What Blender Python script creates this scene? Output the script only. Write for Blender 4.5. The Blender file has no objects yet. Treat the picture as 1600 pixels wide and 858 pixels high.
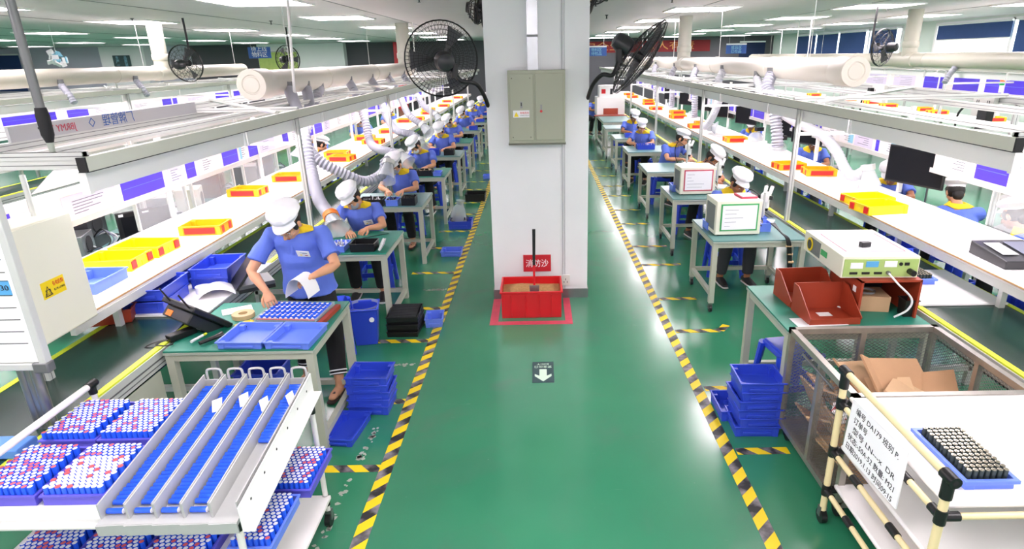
import bpy, bmesh, math, random
from mathutils.bvhtree import BVHTree
from mathutils import Vector, Matrix, Euler, Quaternion
random.seed(7)
S = bpy.context.scene
COL = S.collection
PI = math.pi
R = math.radians

# ---------------------------------------------------------------- camera, world, exposure
cd = bpy.data.cameras.new('camera'); cam = bpy.data.objects.new('camera', cd); COL.objects.link(cam)
_p = math.atan(341/955.0); _r = R(-1.0)
_f = Vector((0, math.cos(_p), -math.sin(_p))); _u0 = Vector((0, math.sin(_p), math.cos(_p))); _r0 = Vector((1, 0, 0))
_rr = _r0*math.cos(_r)+_u0*math.sin(_r); _uu = _u0*math.cos(_r)-_r0*math.sin(_r)
cam.matrix_world = Matrix(((_rr.x, _uu.x, -_f.x, 0), (_rr.y, _uu.y, -_f.y, 0), (_rr.z, _uu.z, -_f.z, 2.45), (0, 0, 0, 1)))
cd.sensor_width = 36; cd.lens = 955/1600*36; cd.shift_x = -44/1600; cd.clip_start = .05; cd.clip_end = 200
S.camera = cam
S.view_settings.view_transform = 'Standard'; S.view_settings.look = 'None'
S.view_settings.gamma = 1; S.view_settings.use_curve_mapping = False
S.view_settings.exposure = 0.25
CEILING_LIGHT = 17.0      # strength of the ceiling panels
BENCH_LIGHT = 22.0       # strength of the tubes above the benches
w = bpy.data.worlds.new('world'); S.world = w; w.use_nodes = True
w.node_tree.nodes['Background'].inputs[0].default_value = (1, .94, .98, 1)
w.node_tree.nodes['Background'].inputs[1].default_value = 1.1

# ---------------------------------------------------------------- materials
def lin(c):
    if isinstance(c, str):
        c = tuple(int(c[i:i+2], 16)/255 for i in (0, 2, 4))
    return tuple((x/12.92 if x <= .04045 else ((x+.055)/1.055)**2.4) for x in c)+(1,)
M = {}
def mat(name, col, rough=.5, metal=0, emis=0, alpha=1, noise=0, nscale=20, bump=0, spec=.5, bscale=60):
    m = bpy.data.materials.new(name); m.use_nodes = True; nt = m.node_tree; b = nt.nodes['Principled BSDF']
    c = lin(col)
    b.inputs['Base Color'].default_value = c; b.inputs['Roughness'].default_value = rough
    b.inputs['Metallic'].default_value = metal; b.inputs['Specular IOR Level'].default_value = spec
    if emis:
        b.inputs['Emission Color'].default_value = c; b.inputs['Emission Strength'].default_value = emis
    if alpha < 1: b.inputs['Alpha'].default_value = alpha
    if noise or bump:
        tc = nt.nodes.new('ShaderNodeTexCoord'); n = nt.nodes.new('ShaderNodeTexNoise')
        n.inputs['Scale'].default_value = nscale; n.inputs['Detail'].default_value = 4
        nt.links.new(tc.outputs['Object'], n.inputs['Vector'])
        if noise:
            mx = nt.nodes.new('ShaderNodeMix'); mx.data_type = 'RGBA'
            mx.inputs[6].default_value = tuple(max(0, x*(1-noise)) for x in c[:3])+(1,)
            mx.inputs[7].default_value = tuple(min(1, x*(1+noise)) for x in c[:3])+(1,)
            nt.links.new(n.outputs['Fac'], mx.inputs[0]); nt.links.new(mx.outputs[2], b.inputs['Base Color'])
        if bump:
            n2 = nt.nodes.new('ShaderNodeTexNoise'); n2.inputs['Scale'].default_value = bscale
            nt.links.new(tc.outputs['Object'], n2.inputs['Vector'])
            bp = nt.nodes.new('ShaderNodeBump'); bp.inputs['Strength'].default_value = bump
            bp.inputs['Distance'].default_value = .01
            nt.links.new(n2.outputs['Fac'], bp.inputs['Height']); nt.links.new(bp.outputs[0], b.inputs['Normal'])
    M[name] = m; return m
mat('white_paint', 'f2f2f2', .5, noise=.03, nscale=3)
mat('pillar_paint', 'ecedef', .45, noise=.03, nscale=4)
mat('ceiling_white', 'cdc7c9', .6, noise=.06, nscale=1.5, bump=.15, bscale=4)
mat('dark_wall', '55555a', .8, noise=.08, nscale=1)
mat('lilac_wall', 'c9cad8', .8)
mat('pale_wall', 'd8e6dc', .8)
mat('blind_blue', '2b4a80', .8, noise=.08, nscale=6)
mat('blind_navy', '14264a', .8)
mat('daylight', 'f4fff8', .5, emis=2.5)
mat('alu', 'cdd0cc', .35, .15, noise=.03)
mat('alu_dark', '77797a', .4, .5)
mat('enamel', 'f6f6f4', .35)
mat('rail_pale', 'd0d2c4', .4)
mat('frame_paint', 'b5b8a8', .45, noise=.04, nscale=9)
mat('green_mat', '1d7f6a', .45, noise=.06, nscale=5)
mat('grey_green_mat', '5c8a86', .35, noise=.08, nscale=5)
mat('mat_edge', 'a7b0a4', .5)
mat('belt', '18352d', .22, noise=.15, nscale=2)
mat('belt_yellow', 'd9e62f', .5)
mat('shelf_white', 'f1eeee', .35)
mat('wood_edge', 'c39a6b', .6)
mat('duct', 'c6c2b3', .4, noise=.03, nscale=3)
mat('duct_white', 'c8c5ba', .45)
mat('hose', 'a9abb6', .5)
mat('hose_light', 'c6c8ce', .5)
mat('galvanised', 'c2c6c9', .25, .7, noise=.12, nscale=12)
mat('clear', 'e4e8ec', .12, alpha=.22)
mat('plastic_clear', 'dfe6ea', .1, alpha=.35)
mat('violet', '4a34d6', .4, noise=.08, nscale=6)
mat('paper', 'f3f3f6', .6)
mat('paper_lilac', 'd5d3ea', .6)
mat('paper_blue', '8fd0ea', .6)
mat('paper_grey', 'b9b9bd', .6)
mat('print_grey', '6d7182', .7)
mat('yellow', 'f7d70c', .4)
mat('orange_yellow', 'fbb514', .4)
mat('red', 'd8231d', .45)
mat('bin_red', 'd01420', .35)
mat('tape_red', 'c8465c', .55, noise=.25, nscale=14)
mat('blue', '2f49c8', .35, noise=.05, nscale=5)
mat('blue_light', '6887ee', .35, noise=.04, nscale=5)
mat('blue_stool', '2746d2', .3)
mat('cell_blue', '2a60e6', .2)
mat('cell_white', 'e8e8f2', .35)
mat('cell_red', 'd85a60', .4)
mat('cell_black', '3c4648', .2, .3)
mat('cell_top', 'aaa596', .22, .85)
mat('tray_violet', '5a55c8', .4)
mat('black', '141416', .4)
mat('black_matt', '1d1d20', .75)
mat('charcoal', '2a2b2e', .35)
mat('screen', '131519', .5, spec=.12)
mat('steel', '8d8f90', .3, .8, noise=.05)
mat('worn_steel', 'a5a199', .35, .7, noise=.25, nscale=14)
mat('grey_cabinet', 'a6a995', .45)
mat('cabinet_line', '6d6f62', .6)
mat('box_cream', 'e9e8d6', .5)
mat('cream_pipe', 'ead9a8', .35)
mat('white_pipe', 'eceae6', .3)
mat('cardboard', 'b48c68', .8, noise=.12, nscale=7)
mat('cardboard_light', 'c4a17c', .8, noise=.1, nscale=7)
mat('channel', 'b7b9b8', .4, .1, noise=.08, nscale=12)
mat('blade', '4a4a4e', .4)
mat('sand', 'b48a58', .95, noise=.3, nscale=40, bump=.8, bscale=50)
mat('brick_red', '9c3a22', .45, noise=.1, nscale=6)
mat('green_panel', 'a9c474', .5)
mat('green_sticker', '3fa860', .5)
mat('lamp', 'fff2f8', .5, emis=CEILING_LIGHT)
mat('tube_light', 'fff4fb', .5, emis=BENCH_LIGHT)
mat('skin', 'd39b78', .55, noise=.06, nscale=9)
mat('skin_dark', 'a8704f', .55, noise=.06, nscale=9)
mat('hair', '17120f', .6)
mat('shirt', '627ce0', .8, noise=.05, nscale=14, bump=.25, bscale=26)
mat('collar', 'f6cf1c', .75)
mat('trousers', '131317', .85)
mat('trousers_grey', '3a3b40', .85)
mat('cap', 'f3f2f6', .75, bump=.2, bscale=40)
mat('mask_grey', '99a0ae', .8)
mat('mask_white', 'dfe3ea', .8)
mat('lips', '8f4b40', .6)
mat('shoe', '232326', .6)
mat('sole_white', 'd6d6d6', .6)
mat('sandal', '3a2a24', .6)
mat('blue_pad', '5e93e2', .6)
mat('sign_red', 'c0182a', .5)
mat('sign_blue', '2c5aa8', .5)
mat('sign_dark', '2b4a4c', .5)
mat('arrow_pale', 'cfead2', .5)
mat('banner_red', '7c1319', .7)
mat('gold', 'c98a4a', .6)
mat('warn_yellow', 'f2d50a', .5)
mat('header_blue', '59a8dc', .5)
mat('green_lamp', '25b060', .4)
mat('orange_lamp', 'f08030', .4)
mat('ink', '23242c', .7)
mat('curtain', 'c9dc84', .8)
mat('socket', 'e2e2dc', .5)
mat('tan', 'd9b98c', .7)

def floor_material():
    m = bpy.data.materials.new('green_epoxy'); m.use_nodes = True; nt = m.node_tree; L = nt.links
    b = nt.nodes['Principled BSDF']; tc = nt.nodes.new('ShaderNodeTexCoord')
    def N(scale, detail=6, dist=0, mp=None):
        n = nt.nodes.new('ShaderNodeTexNoise'); n.inputs['Scale'].default_value = scale; n.inputs['Detail'].default_value = detail
        n.inputs['Distortion'].default_value = dist
        if mp:
            q = nt.nodes.new('ShaderNodeMapping'); q.inputs['Scale'].default_value = mp; q.inputs['Rotation'].default_value = (0, 0, .6)
            L.new(tc.outputs['Object'], q.inputs['Vector']); L.new(q.outputs[0], n.inputs['Vector'])
        else: L.new(tc.outputs['Object'], n.inputs['Vector'])
        return n
    def ramp(n, a, bb):
        r = nt.nodes.new('ShaderNodeMapRange'); r.inputs[1].default_value = a; r.inputs[2].default_value = bb
        L.new(n.outputs['Fac'], r.inputs[0]); return r
    def mix(f, a, bb, k=1):
        x = nt.nodes.new('ShaderNodeMix'); x.data_type = 'RGBA'
        if k != 1:
            mm = nt.nodes.new('ShaderNodeMath'); mm.operation = 'MULTIPLY'; mm.inputs[1].default_value = k; L.new(f, mm.inputs[0]); f = mm.outputs[0]
        L.new(f, x.inputs[0])
        for i, c in ((6, a), (7, bb)):
            if isinstance(c, tuple): x.inputs[i].default_value = c
            else: L.new(c, x.inputs[i])
        return x.outputs[2]
    big = ramp(N(.7, 3), .3, .7)
    c = mix(big.outputs[0], lin('2c7a59'), lin('378763'))
    sc = ramp(N(5, 8, 1.5, (1, 6, 1)), .7, .82); c = mix(sc.outputs[0], c, lin('7fa893'), .3)
    sp = ramp(N(30, 3), .76, .82); c = mix(sp.outputs[0], c, lin('9cc0ac'), .6)
    dk = ramp(N(1.6, 5, .8), .55, .75); c = mix(dk.outputs[0], c, lin('4a6f5f'), .45)
    L.new(c, b.inputs['Base Color'])
    rr = nt.nodes.new('ShaderNodeMapRange'); rr.inputs[3].default_value = .12; rr.inputs[4].default_value = .26
    L.new(N(2.5, 5).outputs['Fac'], rr.inputs[0]); L.new(rr.outputs[0], b.inputs['Roughness'])
    b.inputs['Specular IOR Level'].default_value = 1.0
    bn = N(3, 2); bp = nt.nodes.new('ShaderNodeBump'); bp.inputs['Strength'].default_value = .04; bp.inputs['Distance'].default_value = .01
    L.new(bn.outputs['Fac'], bp.inputs['Height']); L.new(bp.outputs[0], b.inputs['Normal'])
    return m
M['floor'] = floor_material()
def hazard_material():
    # black and yellow diagonal bands, laid out in the tape's own coordinates (x across, y along)
    m = bpy.data.materials.new('hazard_tape'); m.use_nodes = True; nt = m.node_tree; L = nt.links
    b = nt.nodes['Principled BSDF']; tc = nt.nodes.new('ShaderNodeTexCoord'); sp = nt.nodes.new('ShaderNodeSeparateXYZ')
    L.new(tc.outputs['Object'], sp.inputs[0])
    ad = nt.nodes.new('ShaderNodeMath'); ad.operation = 'MULTIPLY_ADD'; ad.inputs[1].default_value = -1.0
    L.new(sp.outputs[0], ad.inputs[0]); L.new(sp.outputs[1], ad.inputs[2])
    dv = nt.nodes.new('ShaderNodeMath'); dv.operation = 'MULTIPLY'; dv.inputs[1].default_value = 1/.185; L.new(ad.outputs[0], dv.inputs[0])
    fr = nt.nodes.new('ShaderNodeMath'); fr.operation = 'FRACT'; L.new(dv.outputs[0], fr.inputs[0])
    gt = nt.nodes.new('ShaderNodeMath'); gt.operation = 'GREATER_THAN'; gt.inputs[1].default_value = .5; L.new(fr.outputs[0], gt.inputs[0])
    n = nt.nodes.new('ShaderNodeTexNoise'); n.inputs['Scale'].default_value = 9; n.inputs['Detail'].default_value = 7; L.new(tc.outputs['Object'], n.inputs['Vector'])
    k = nt.nodes.new('ShaderNodeMix'); k.data_type = 'RGBA'; k.inputs[6].default_value = lin('2a2a2a'); k.inputs[7].default_value = lin('8f8a90')
    mr = nt.nodes.new('ShaderNodeMapRange'); mr.inputs[1].default_value = .42; mr.inputs[2].default_value = .62; L.new(n.outputs['Fac'], mr.inputs[0]); L.new(mr.outputs[0], k.inputs[0])
    x = nt.nodes.new('ShaderNodeMix'); x.data_type = 'RGBA'; L.new(gt.outputs[0], x.inputs[0]); L.new(k.outputs[2], x.inputs[6]); x.inputs[7].default_value = lin('f4d51c')
    L.new(x.outputs[2], b.inputs['Base Color']); b.inputs['Roughness'].default_value = .45
    return m
M['hazard'] = hazard_material()

# ---------------------------------------------------------------- mesh building
class MB:
    def __init__(s): s.v = []; s.f = []; s.mi = []; s.mats = []
    def _m(s, m):
        if m is None: m = s.mats[0] if s.mats else 'white_paint'
        if m not in s.mats: s.mats.append(m)
        return s.mats.index(m)
    def add(s, vs, fs, m=None):
        i = s._m(m); o = len(s.v); s.v += [tuple(v) for v in vs]; s.f += [tuple(o+a for a in f) for f in fs]; s.mi += [i]*len(fs); return s
    def bb(s, x0, x1, y0, y1, z0, z1, m=None, rot=None, piv=None):
        vs = [Vector(p) for p in ((x0, y0, z0), (x1, y0, z0), (x1, y1, z0), (x0, y1, z0), (x0, y0, z1), (x1, y0, z1), (x1, y1, z1), (x0, y1, z1))]
        if rot is not None:
            c = Vector(piv) if piv is not None else Vector(((x0+x1)/2, (y0+y1)/2, (z0+z1)/2)); q = Euler(rot).to_matrix(); vs = [q@(v-c)+c for v in vs]
        return s.add(vs, [(0, 3, 2, 1), (4, 5, 6, 7), (0, 1, 5, 4), (1, 2, 6, 5), (2, 3, 7, 6), (3, 0, 4, 7)], m)
    def box(s, c, d, m=None, rot=None):
        return s.bb(c[0]-d[0]/2, c[0]+d[0]/2, c[1]-d[1]/2, c[1]+d[1]/2, c[2]-d[2]/2, c[2]+d[2]/2, m, rot)
    def loft(s, pts, rad, side=None, n=12, caps=True, m=None, roundcap=False):
        # tube through pts; rad = list of r or (a, b): a along 'side', b across
        pts = [Vector(p) for p in pts]; N = len(pts)
        if not isinstance(rad, (list, tuple)): rad = [rad]*N
        rad = [(r, r) if not isinstance(r, (list, tuple)) else r for r in rad]
        if roundcap:
            d0 = (pts[0]-pts[1]).normalized(); d1 = (pts[-1]-pts[-2]).normalized()
            r0 = min(rad[0]); r1 = min(rad[-1])
            pre = [(pts[0]+d0*r0*k, (rad[0][0]*q, rad[0][1]*q)) for k, q in ((.97, .24), (.8, .6), (.45, .89))]
            post = [(pts[-1]+d1*r1*k, (rad[-1][0]*q, rad[-1][1]*q)) for k, q in ((.45, .89), (.8, .6), (.97, .24))]
            pts = [a for a, _ in pre]+pts+[a for a, _ in post]; rad = [a for _, a in pre]+rad+[a for _, a in post]; N = len(pts)
        T = []
        for i in range(N):
            a = pts[max(0, i-1)]; b = pts[min(N-1, i+1)]; t = b-a
            T.append(t.normalized() if t.length > 1e-9 else Vector((0, 0, 1)))
        u = Vector(side) if side is not None else (Vector((1, 0, 0)) if abs(T[0].x) < .9 else Vector((0, 1, 0)))
        vs = []
        for i in range(N):
            t = T[i]
            if side is not None: u = Vector(side)
            u = (u-t*u.dot(t))
            if u.length < 1e-6: u = t.orthogonal()
            u.normalize(); w_ = t.cross(u)
            for k in range(n):
                an = 2*PI*k/n; vs.append(pts[i]+u*math.cos(an)*rad[i][0]+w_*math.sin(an)*rad[i][1])
        fs = [(i*n+k, i*n+(k+1) % n, (i+1)*n+(k+1) % n, (i+1)*n+k) for i in range(N-1) for k in range(n)]
        if caps: fs += [tuple(range(n-1, -1, -1)), tuple((N-1)*n+k for k in range(n))]
        return s.add(vs, fs, m)
    def cyl(s, p0, p1, r0, r1=None, n=12, m=None, caps=True): return s.loft([p0, p1], [r0, r0 if r1 is None else r1], n=n, m=m, caps=caps)
    def ell(s, c, r, n=16, k=10, m=None, mx=None):
        c = Vector(c); vs = []
        for i in range(1, k):
            a = PI*i/k
            for j in range(n):
                b = 2*PI*j/n; v = Vector((r[0]*math.sin(a)*math.cos(b), r[1]*math.sin(a)*math.sin(b), r[2]*math.cos(a)))
                vs.append(v)
        vs += [Vector((0, 0, r[2])), Vector((0, 0, -r[2]))]
        if mx is not None: vs = [mx@v for v in vs]
        vs = [c+v for v in vs]; top = len(vs)-2; bot = top+1
        fs = [(i*n+j, (i+1)*n+j, (i+1)*n+(j+1) % n, i*n+(j+1) % n) for i in range(k-2) for j in range(n)]
        fs += [(top, j, (j+1) % n) for j in range(n)]+[(bot, (k-2)*n+(j+1) % n, (k-2)*n+j) for j in range(n)]
        return s.add(vs, fs, m)
    def prism(s, poly, z0, z1, m=None, mx=None):
        n = len(poly); vs = [Vector((p[0], p[1], z0)) for p in poly]+[Vector((p[0], p[1], z1)) for p in poly]
        if mx is not None: vs = [mx@v for v in vs]
        return s.add(vs, [tuple(range(n-1, -1, -1)), tuple(range(n, 2*n))]+[(i, (i+1) % n, n+(i+1) % n, n+i) for i in range(n)], m)
    def lathe(s, prof, n=24, c=(0, 0, 0), m=None, mx=None):
        vs = []
        for (r, z) in prof:
            for j in range(n):
                b = 2*PI*j/n; v = Vector((r*math.cos(b), r*math.sin(b), z)); v = mx@v if mx is not None else v; vs.append(v+Vector(c))
        fs = [(i*n+j, i*n+(j+1) % n, (i+1)*n+(j+1) % n, (i+1)*n+j) for i in range(len(prof)-1) for j in range(n)]
        return s.add(vs, fs, m)
    def mesh(s, name, smooth=True):
        me = bpy.data.meshes.new(name); me.from_pydata(s.v, [], s.f)
        for m in (s.mats or ['white_paint']): me.materials.append(M[m])
        me.polygons.foreach_set('material_index', s.mi)
        bm = bmesh.new(); bm.from_mesh(me); bmesh.ops.recalc_face_normals(bm, faces=bm.faces)
        if smooth:
            for f in bm.faces: f.smooth = True
            for e in bm.edges:
                if len(e.link_faces) != 2 or e.calc_face_angle(9) > R(38): e.smooth = False
        bm.to_mesh(me); bm.free(); return me
    def build(s, name, parent=None, smooth=True, bevel=0, loc=None, rot=None):
        o = bpy.data.objects.new(name, s.mesh(name, smooth)); COL.objects.link(o)
        if parent is not None: o.parent = parent
        if loc is not None: o.location = loc
        if rot is not None: o.rotation_euler = rot
        if bevel:
            b = o.modifiers.new('bevel', 'BEVEL'); b.width = bevel; b.segments = 2; b.limit_method = 'ANGLE'
        return o
def remesh(mb, name, parent, voxel, matname, smooth=2, extra=None):
    """fuse closed pieces into one continuous skin; extra = finer pieces joined into the same mesh"""
    o = bpy.data.objects.new('tmp', mb.mesh('tmp', False)); COL.objects.link(o)
    r = o.modifiers.new('r', 'REMESH'); r.mode = 'VOXEL'; r.voxel_size = voxel
    if smooth:
        q = o.modifiers.new('s', 'SMOOTH'); q.factor = .5; q.iterations = smooth
    dg = bpy.context.evaluated_depsgraph_get(); dg.update()
    me = bpy.data.meshes.new_from_object(o.evaluated_get(dg)); bpy.data.objects.remove(o)
    me.materials.clear(); me.materials.append(M[matname]); me.name = name
    if extra is not None:
        bm = bmesh.new(); bm.from_mesh(me)
        for f in bm.faces: f.material_index = 0
        e = extra.mesh('e'); bm.from_mesh(e); bm.to_mesh(me); bm.free()
    for p in me.polygons: p.use_smooth = True; p.material_index = 0
    o = bpy.data.objects.new(name, me); COL.objects.link(o)
    if parent is not None: o.parent = parent
    return o
def tag(o, label=None, cat=None, group=None, kind=None):
    if label: o['label'] = label
    if cat: o['category'] = cat
    if group: o['group'] = group
    if kind: o['kind'] = kind
    return o
def thing(name, label, cat, loc=(0, 0, 0), rz=0, group=None):
    o = bpy.data.objects.new(name, None); COL.objects.link(o); o.empty_display_size = .1
    o.location = loc; o.rotation_euler = (0, 0, rz); return tag(o, label, cat, group)
KIDS = {}
def kids(o): return [c for c in COL.objects if c.parent == o]
def dup(root, loc=None, rz=None, label=None, group=None, rot=None, scale=None):
    def cp(o, par):
        c = o.copy(); COL.objects.link(c)
        if par is not None: c.parent = par
        for k in tree[o.name]: cp(bpy.data.objects[k], c)
        return c
    if root.name not in KIDS:
        t = {}
        def walk(o):
            t[o.name] = [c.name for c in o.children]
            for c in o.children: walk(c)
        walk(root); KIDS[root.name] = t
    tree = KIDS[root.name]
    r = cp(root, None)
    if loc is not None: r.location = loc
    if rz is not None: r.rotation_euler = (0, 0, rz)
    if rot is not None: r.rotation_euler = rot
    if scale is not None: r.scale = scale
    if label: r['label'] = label
    if group: r['group'] = group
    return r
def struct(name, mb, smooth=False): return tag(mb.build(name, smooth=smooth), kind='structure')
def text(name, s, size, mx, m, parent=None, depth=.0006, align='CENTER', target_w=None):
    cu = bpy.data.curves.new(name, 'FONT'); cu.body = s; cu.size = size; cu.align_x = align; cu.align_y = 'CENTER'; cu.extrude = depth; cu.resolution_u = 2
    o = bpy.data.objects.new('tmp', cu); COL.objects.link(o)
    dg = bpy.context.evaluated_depsgraph_get(); dg.update()
    me = bpy.data.meshes.new_from_object(o.evaluated_get(dg)); bpy.data.objects.remove(o)
    if target_w and len(me.vertices):
        xs = [v.co.x for v in me.vertices]; k = target_w/max(1e-6, max(xs)-min(xs))
        for v in me.vertices: v.co.x *= k
    me.transform(mx); me.materials.clear(); me.materials.append(M[m]); me.name = name
    o = bpy.data.objects.new(name, me); COL.objects.link(o)
    if parent is not None: o.parent = parent
    return o
def face_y(x, y, z, ry=0): return Matrix.Translation((x, y, z))@Euler((R(90), 0, ry)).to_matrix().to_4x4()       # readable from -Y
def face_px(x, y, z): return Matrix.Translation((x, y, z))@Euler((R(90), 0, R(90))).to_matrix().to_4x4()         # readable from +X
def face_nx(x, y, z): return Matrix.Translation((x, y, z))@Euler((R(90), 0, R(-90))).to_matrix().to_4x4()        # readable from -X
ORD = ['nearest', 'second', 'third', 'fourth', 'fifth', 'sixth', 'seventh', 'eighth', 'ninth', 'tenth', 'eleventh', 'twelfth', 'thirteenth', 'fourteenth', 'fifteenth', 'sixteenth', 'seventeenth', 'eighteenth', 'nineteenth', 'twentieth']
for _t in ('twenty', 'thirty'):
    ORD += [(_t+'-'+q) for q in ('first', 'second', 'third', 'fourth', 'fifth', 'sixth', 'seventh', 'eighth', 'ninth')]+(['thirtieth'] if _t == 'twenty' else [])
# ================================================================ the shell of the hall
XL, XR, YB, ZC = -32, 12, 33, 3.25
struct('floor', MB().bb(XL, XR, -3, YB, -.05, 0, 'floor'))
struct('ceiling', MB().bb(XL, XR, -3, YB, ZC, ZC+.05, 'ceiling_white'))
wb = MB().bb(XL, -17.5, YB, YB+.1, 0, ZC, 'lilac_wall').bb(-17.5, XR, YB, YB+.1, 0, ZC, 'dark_wall')
struct('wall_back', wb)
wl = MB().bb(XL-.1, XL, -3, YB, 0, ZC, 'lilac_wall'); struct('wall_left', wl)
# right wall: solid below and between the window bands
wr = MB().bb(XR, XR+.1, -3, YB, 0, 1.9, 'pale_wall').bb(XR, XR+.1, -3, YB, 3.18, ZC, 'pale_wall')
for a, b in ((29.8, YB), (19.6, 21.4), (8, 10.2), (-3, -1)): wr.bb(XR, XR+.1, a, b, 1.9, 3.18, 'pale_wall')
struct('wall_right', wr)
def window(n, y0, y1, mull):
    o = MB()
    o.bb(XR+.06, XR+.08, y0, y1, 1.9, 3.18, 'daylight'); w_ = struct('window_%d' % n, o)
    f = MB()
    for k in range(mull+1):
        y = y0+(y1-y0)*k/mull; f.bb(XR-.03, XR+.05, y-.05, y+.05, 1.9, 3.18, 'enamel')
    f.bb(XR-.03, XR+.05, y0, y1, 1.88, 1.96, 'enamel').bb(XR-.03, XR+.05, y0, y1, 3.12, 3.19, 'enamel')
    f.build('window_frame', w_, smooth=False)
window(1, 21.4, 29.8, 4); window(2, 10.2, 19.6, 3); window(3, -1, 8, 3)
bl = 0
for (y0, y1, zb, how) in ((21.6, 23.2, 2.0, 'lowered blue roller blind, nearest of the far window band'), (23.6, 25.6, 2.0, 'fully lowered blue roller blind second in the far window band'),
                          (25.75, 27.65, 2.0, 'fully lowered blue roller blind third in the far window band'), (27.8, 29.7, 2.0, 'fully lowered blue roller blind farthest in the far window band'),
                          (16.4, 19.4, 2.72, 'half raised blue roller blind over the bright window right of the round riser'), (13.4, 16.2, 2.0, 'fully lowered blue roller blind at the right edge of the picture')):
    r = thing('roller_blind', how, 'window blind', (XR-.1, (y0+y1)/2, 0), 0, 'blue roller blinds on the right wall'); h = (y1-y0)/2
    MB().bb(-.004, .004, -h, h, zb, 3.1, 'blind_blue').build('blind_fabric', r, smooth=False)
    MB().cyl((0, -h, 3.12), (0, h, 3.12), .03, m='enamel').build('roller', r); MB().bb(-.012, .012, -h, h, zb-.03, zb, 'alu').build('bottom_bar', r)
# a navy blind on the back wall, one on the left
for (x0, x1, n, l) in ((10.3, 11.6, 'blind_navy', 'navy window blind in the far right corner of the hall'), (-30.5, -26.2, 'blind_blue', 'bright blue window blind at the far left end of the hall')):
    r = thing('roller_blind', l, 'window blind', ((x0+x1)/2, YB-.006, 0)); h = (x1-x0)/2
    MB().bb(-h, h, -.004, .004, 1.2, 2.95, n).build('blind_fabric', r, smooth=False); MB().bb(-h, h, -.04, .004, 2.93, 3.0, 'enamel').build('roller', r)
# back wall panels
struct('trim_1', MB().bb(-21.5, -19.3, YB-.9, YB-.02, 0, 3.24, 'white_paint'))
s_ = thing('wall_sign', 'dark blue upright sign with two columns of characters on the far white column', 'sign', (-20.45, YB-.93, 2.45))
MB().bb(-.42, .42, -.01, .01, -.5, .38, 'sign_dark').build('board', s_, smooth=False)
text('lettering', '生\n产\n一\n部', .17, face_y(-.2, -.014, 0), 'paper_blue', s_); text('lettering', '品\n质\n第\n一', .17, face_y(.2, -.014, 0), 'paper_blue', s_)
struct('wall_trim', MB().bb(-13.9, -9.6, YB-.5, YB-.02, 0, 3.24, 'white_paint'))
c_ = thing('curtain', 'lime green curtain on the far white wall left of the hanging rod', 'curtain', (-12.9, YB-.56, 0))
cm = MB(); n = 40
for k in range(n):
    x = -.95+1.9*k/n; cm.bb(x, x+1.9/n+.005, -.03+.03*math.sin(k*1.3), .0+.03*math.sin(k*1.3), 1.0, 2.85, 'curtain')
cm.build('cloth', c_, smooth=False); MB().cyl((-1.05, 0, 2.88), (1.05, 0, 2.88), .02, m='alu').build('rail', c_)
s_ = thing('hanging_sign', 'dark blue hanging sign with two lines of white characters left of the green curtain', 'sign', (-10.4, 24.5, 2.75))
MB().bb(-.42, .42, -.01, .01, -.2, .2, 'sign_blue').build('board', s_, smooth=False)
text('lettering', '待上线\n物料区', .2, face_y(0, -.015, 0.02), 'paper', s_)
MB().cyl((-.3, 0, .2), (-.3, 0, .5), .006, m='alu').cyl((.3, 0, .2), (.3, 0, .5), .006, m='alu').build('wire', s_)
struct('trim_2', MB().bb(-7.2, -6.7, YB-.14, YB-.02, 0, 3.24, 'bin_red').bb(-6.6, -6.3, YB-.1, YB-.02, 0, 3.24, 'charcoal').bb(-4.4, -4.3, YB-.1, YB-.02, 0, 3.24, 'charcoal'))
s_ = thing('banner', 'long dark red banner with dull gold characters across the far wall', 'banner', (5.1, YB-.012, 2.83))
MB().bb(-3.3, 3.7, -.01, .01, -.27, .27, 'banner_red').build('cloth', s_, smooth=False)
text('lettering', '安全生产  人人有责', .42, face_y(.1, -.02, 0), 'gold', s_, target_w=5.6)
for x, l in ((2.5, 'small blue hanging sign before the red banner, next to the pillar'), (8.3, 'small blue hanging sign with pale writing right of the round riser pipe')):
    s_ = thing('hanging_sign', l, 'sign', (x, 27, 2.62))
    MB().bb(-.42, .42, -.01, .01, -.2, .2, 'sign_blue').build('board', s_, smooth=False); MB().bb(-.42, .42, -.015, -.011, .14, .2, 'paper').build('header', s_)
    text('lettering', '物料区\n待检品' if x < 5 else '成品区\n已检品', .15, face_y(0, -.016, -.04), 'paper_blue', s_)
    MB().cyl((-.3, 0, .2), (-.3, 0, .63), .005, m='alu').cyl((.3, 0, .2), (.3, 0, .63), .005, m='alu').build('wire', s_)
# ---- the pillar
pm = MB().bb(-.49, .5, 6.12, 7.1, 0, ZC, 'pillar_paint'); pil = struct('pillar', pm)
MB().bb(-.5, .51, 6.11, 7.11, 0, .1, 'steel').build('skirting', pil, smooth=False)
MB().bb(.235, .245, 6.112, 6.12, 0.1, ZC, 'paper_grey').bb(.262, .266, 6.112, 6.12, 0.1, ZC, 'paper_grey').build('plaster_seam', pil, smooth=False)
# cable trunking
o = tag(MB().bb(-.085, .015, 6.07, 6.12, 2.33, ZC, 'galvanised').bb(-.087, .017, 6.065, 6.072, 2.62, 2.64, 'alu_dark').build('cable_trunking', smooth=False), 'grey metal cable trunking running up the white pillar above the cabinet', 'trunking')
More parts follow.
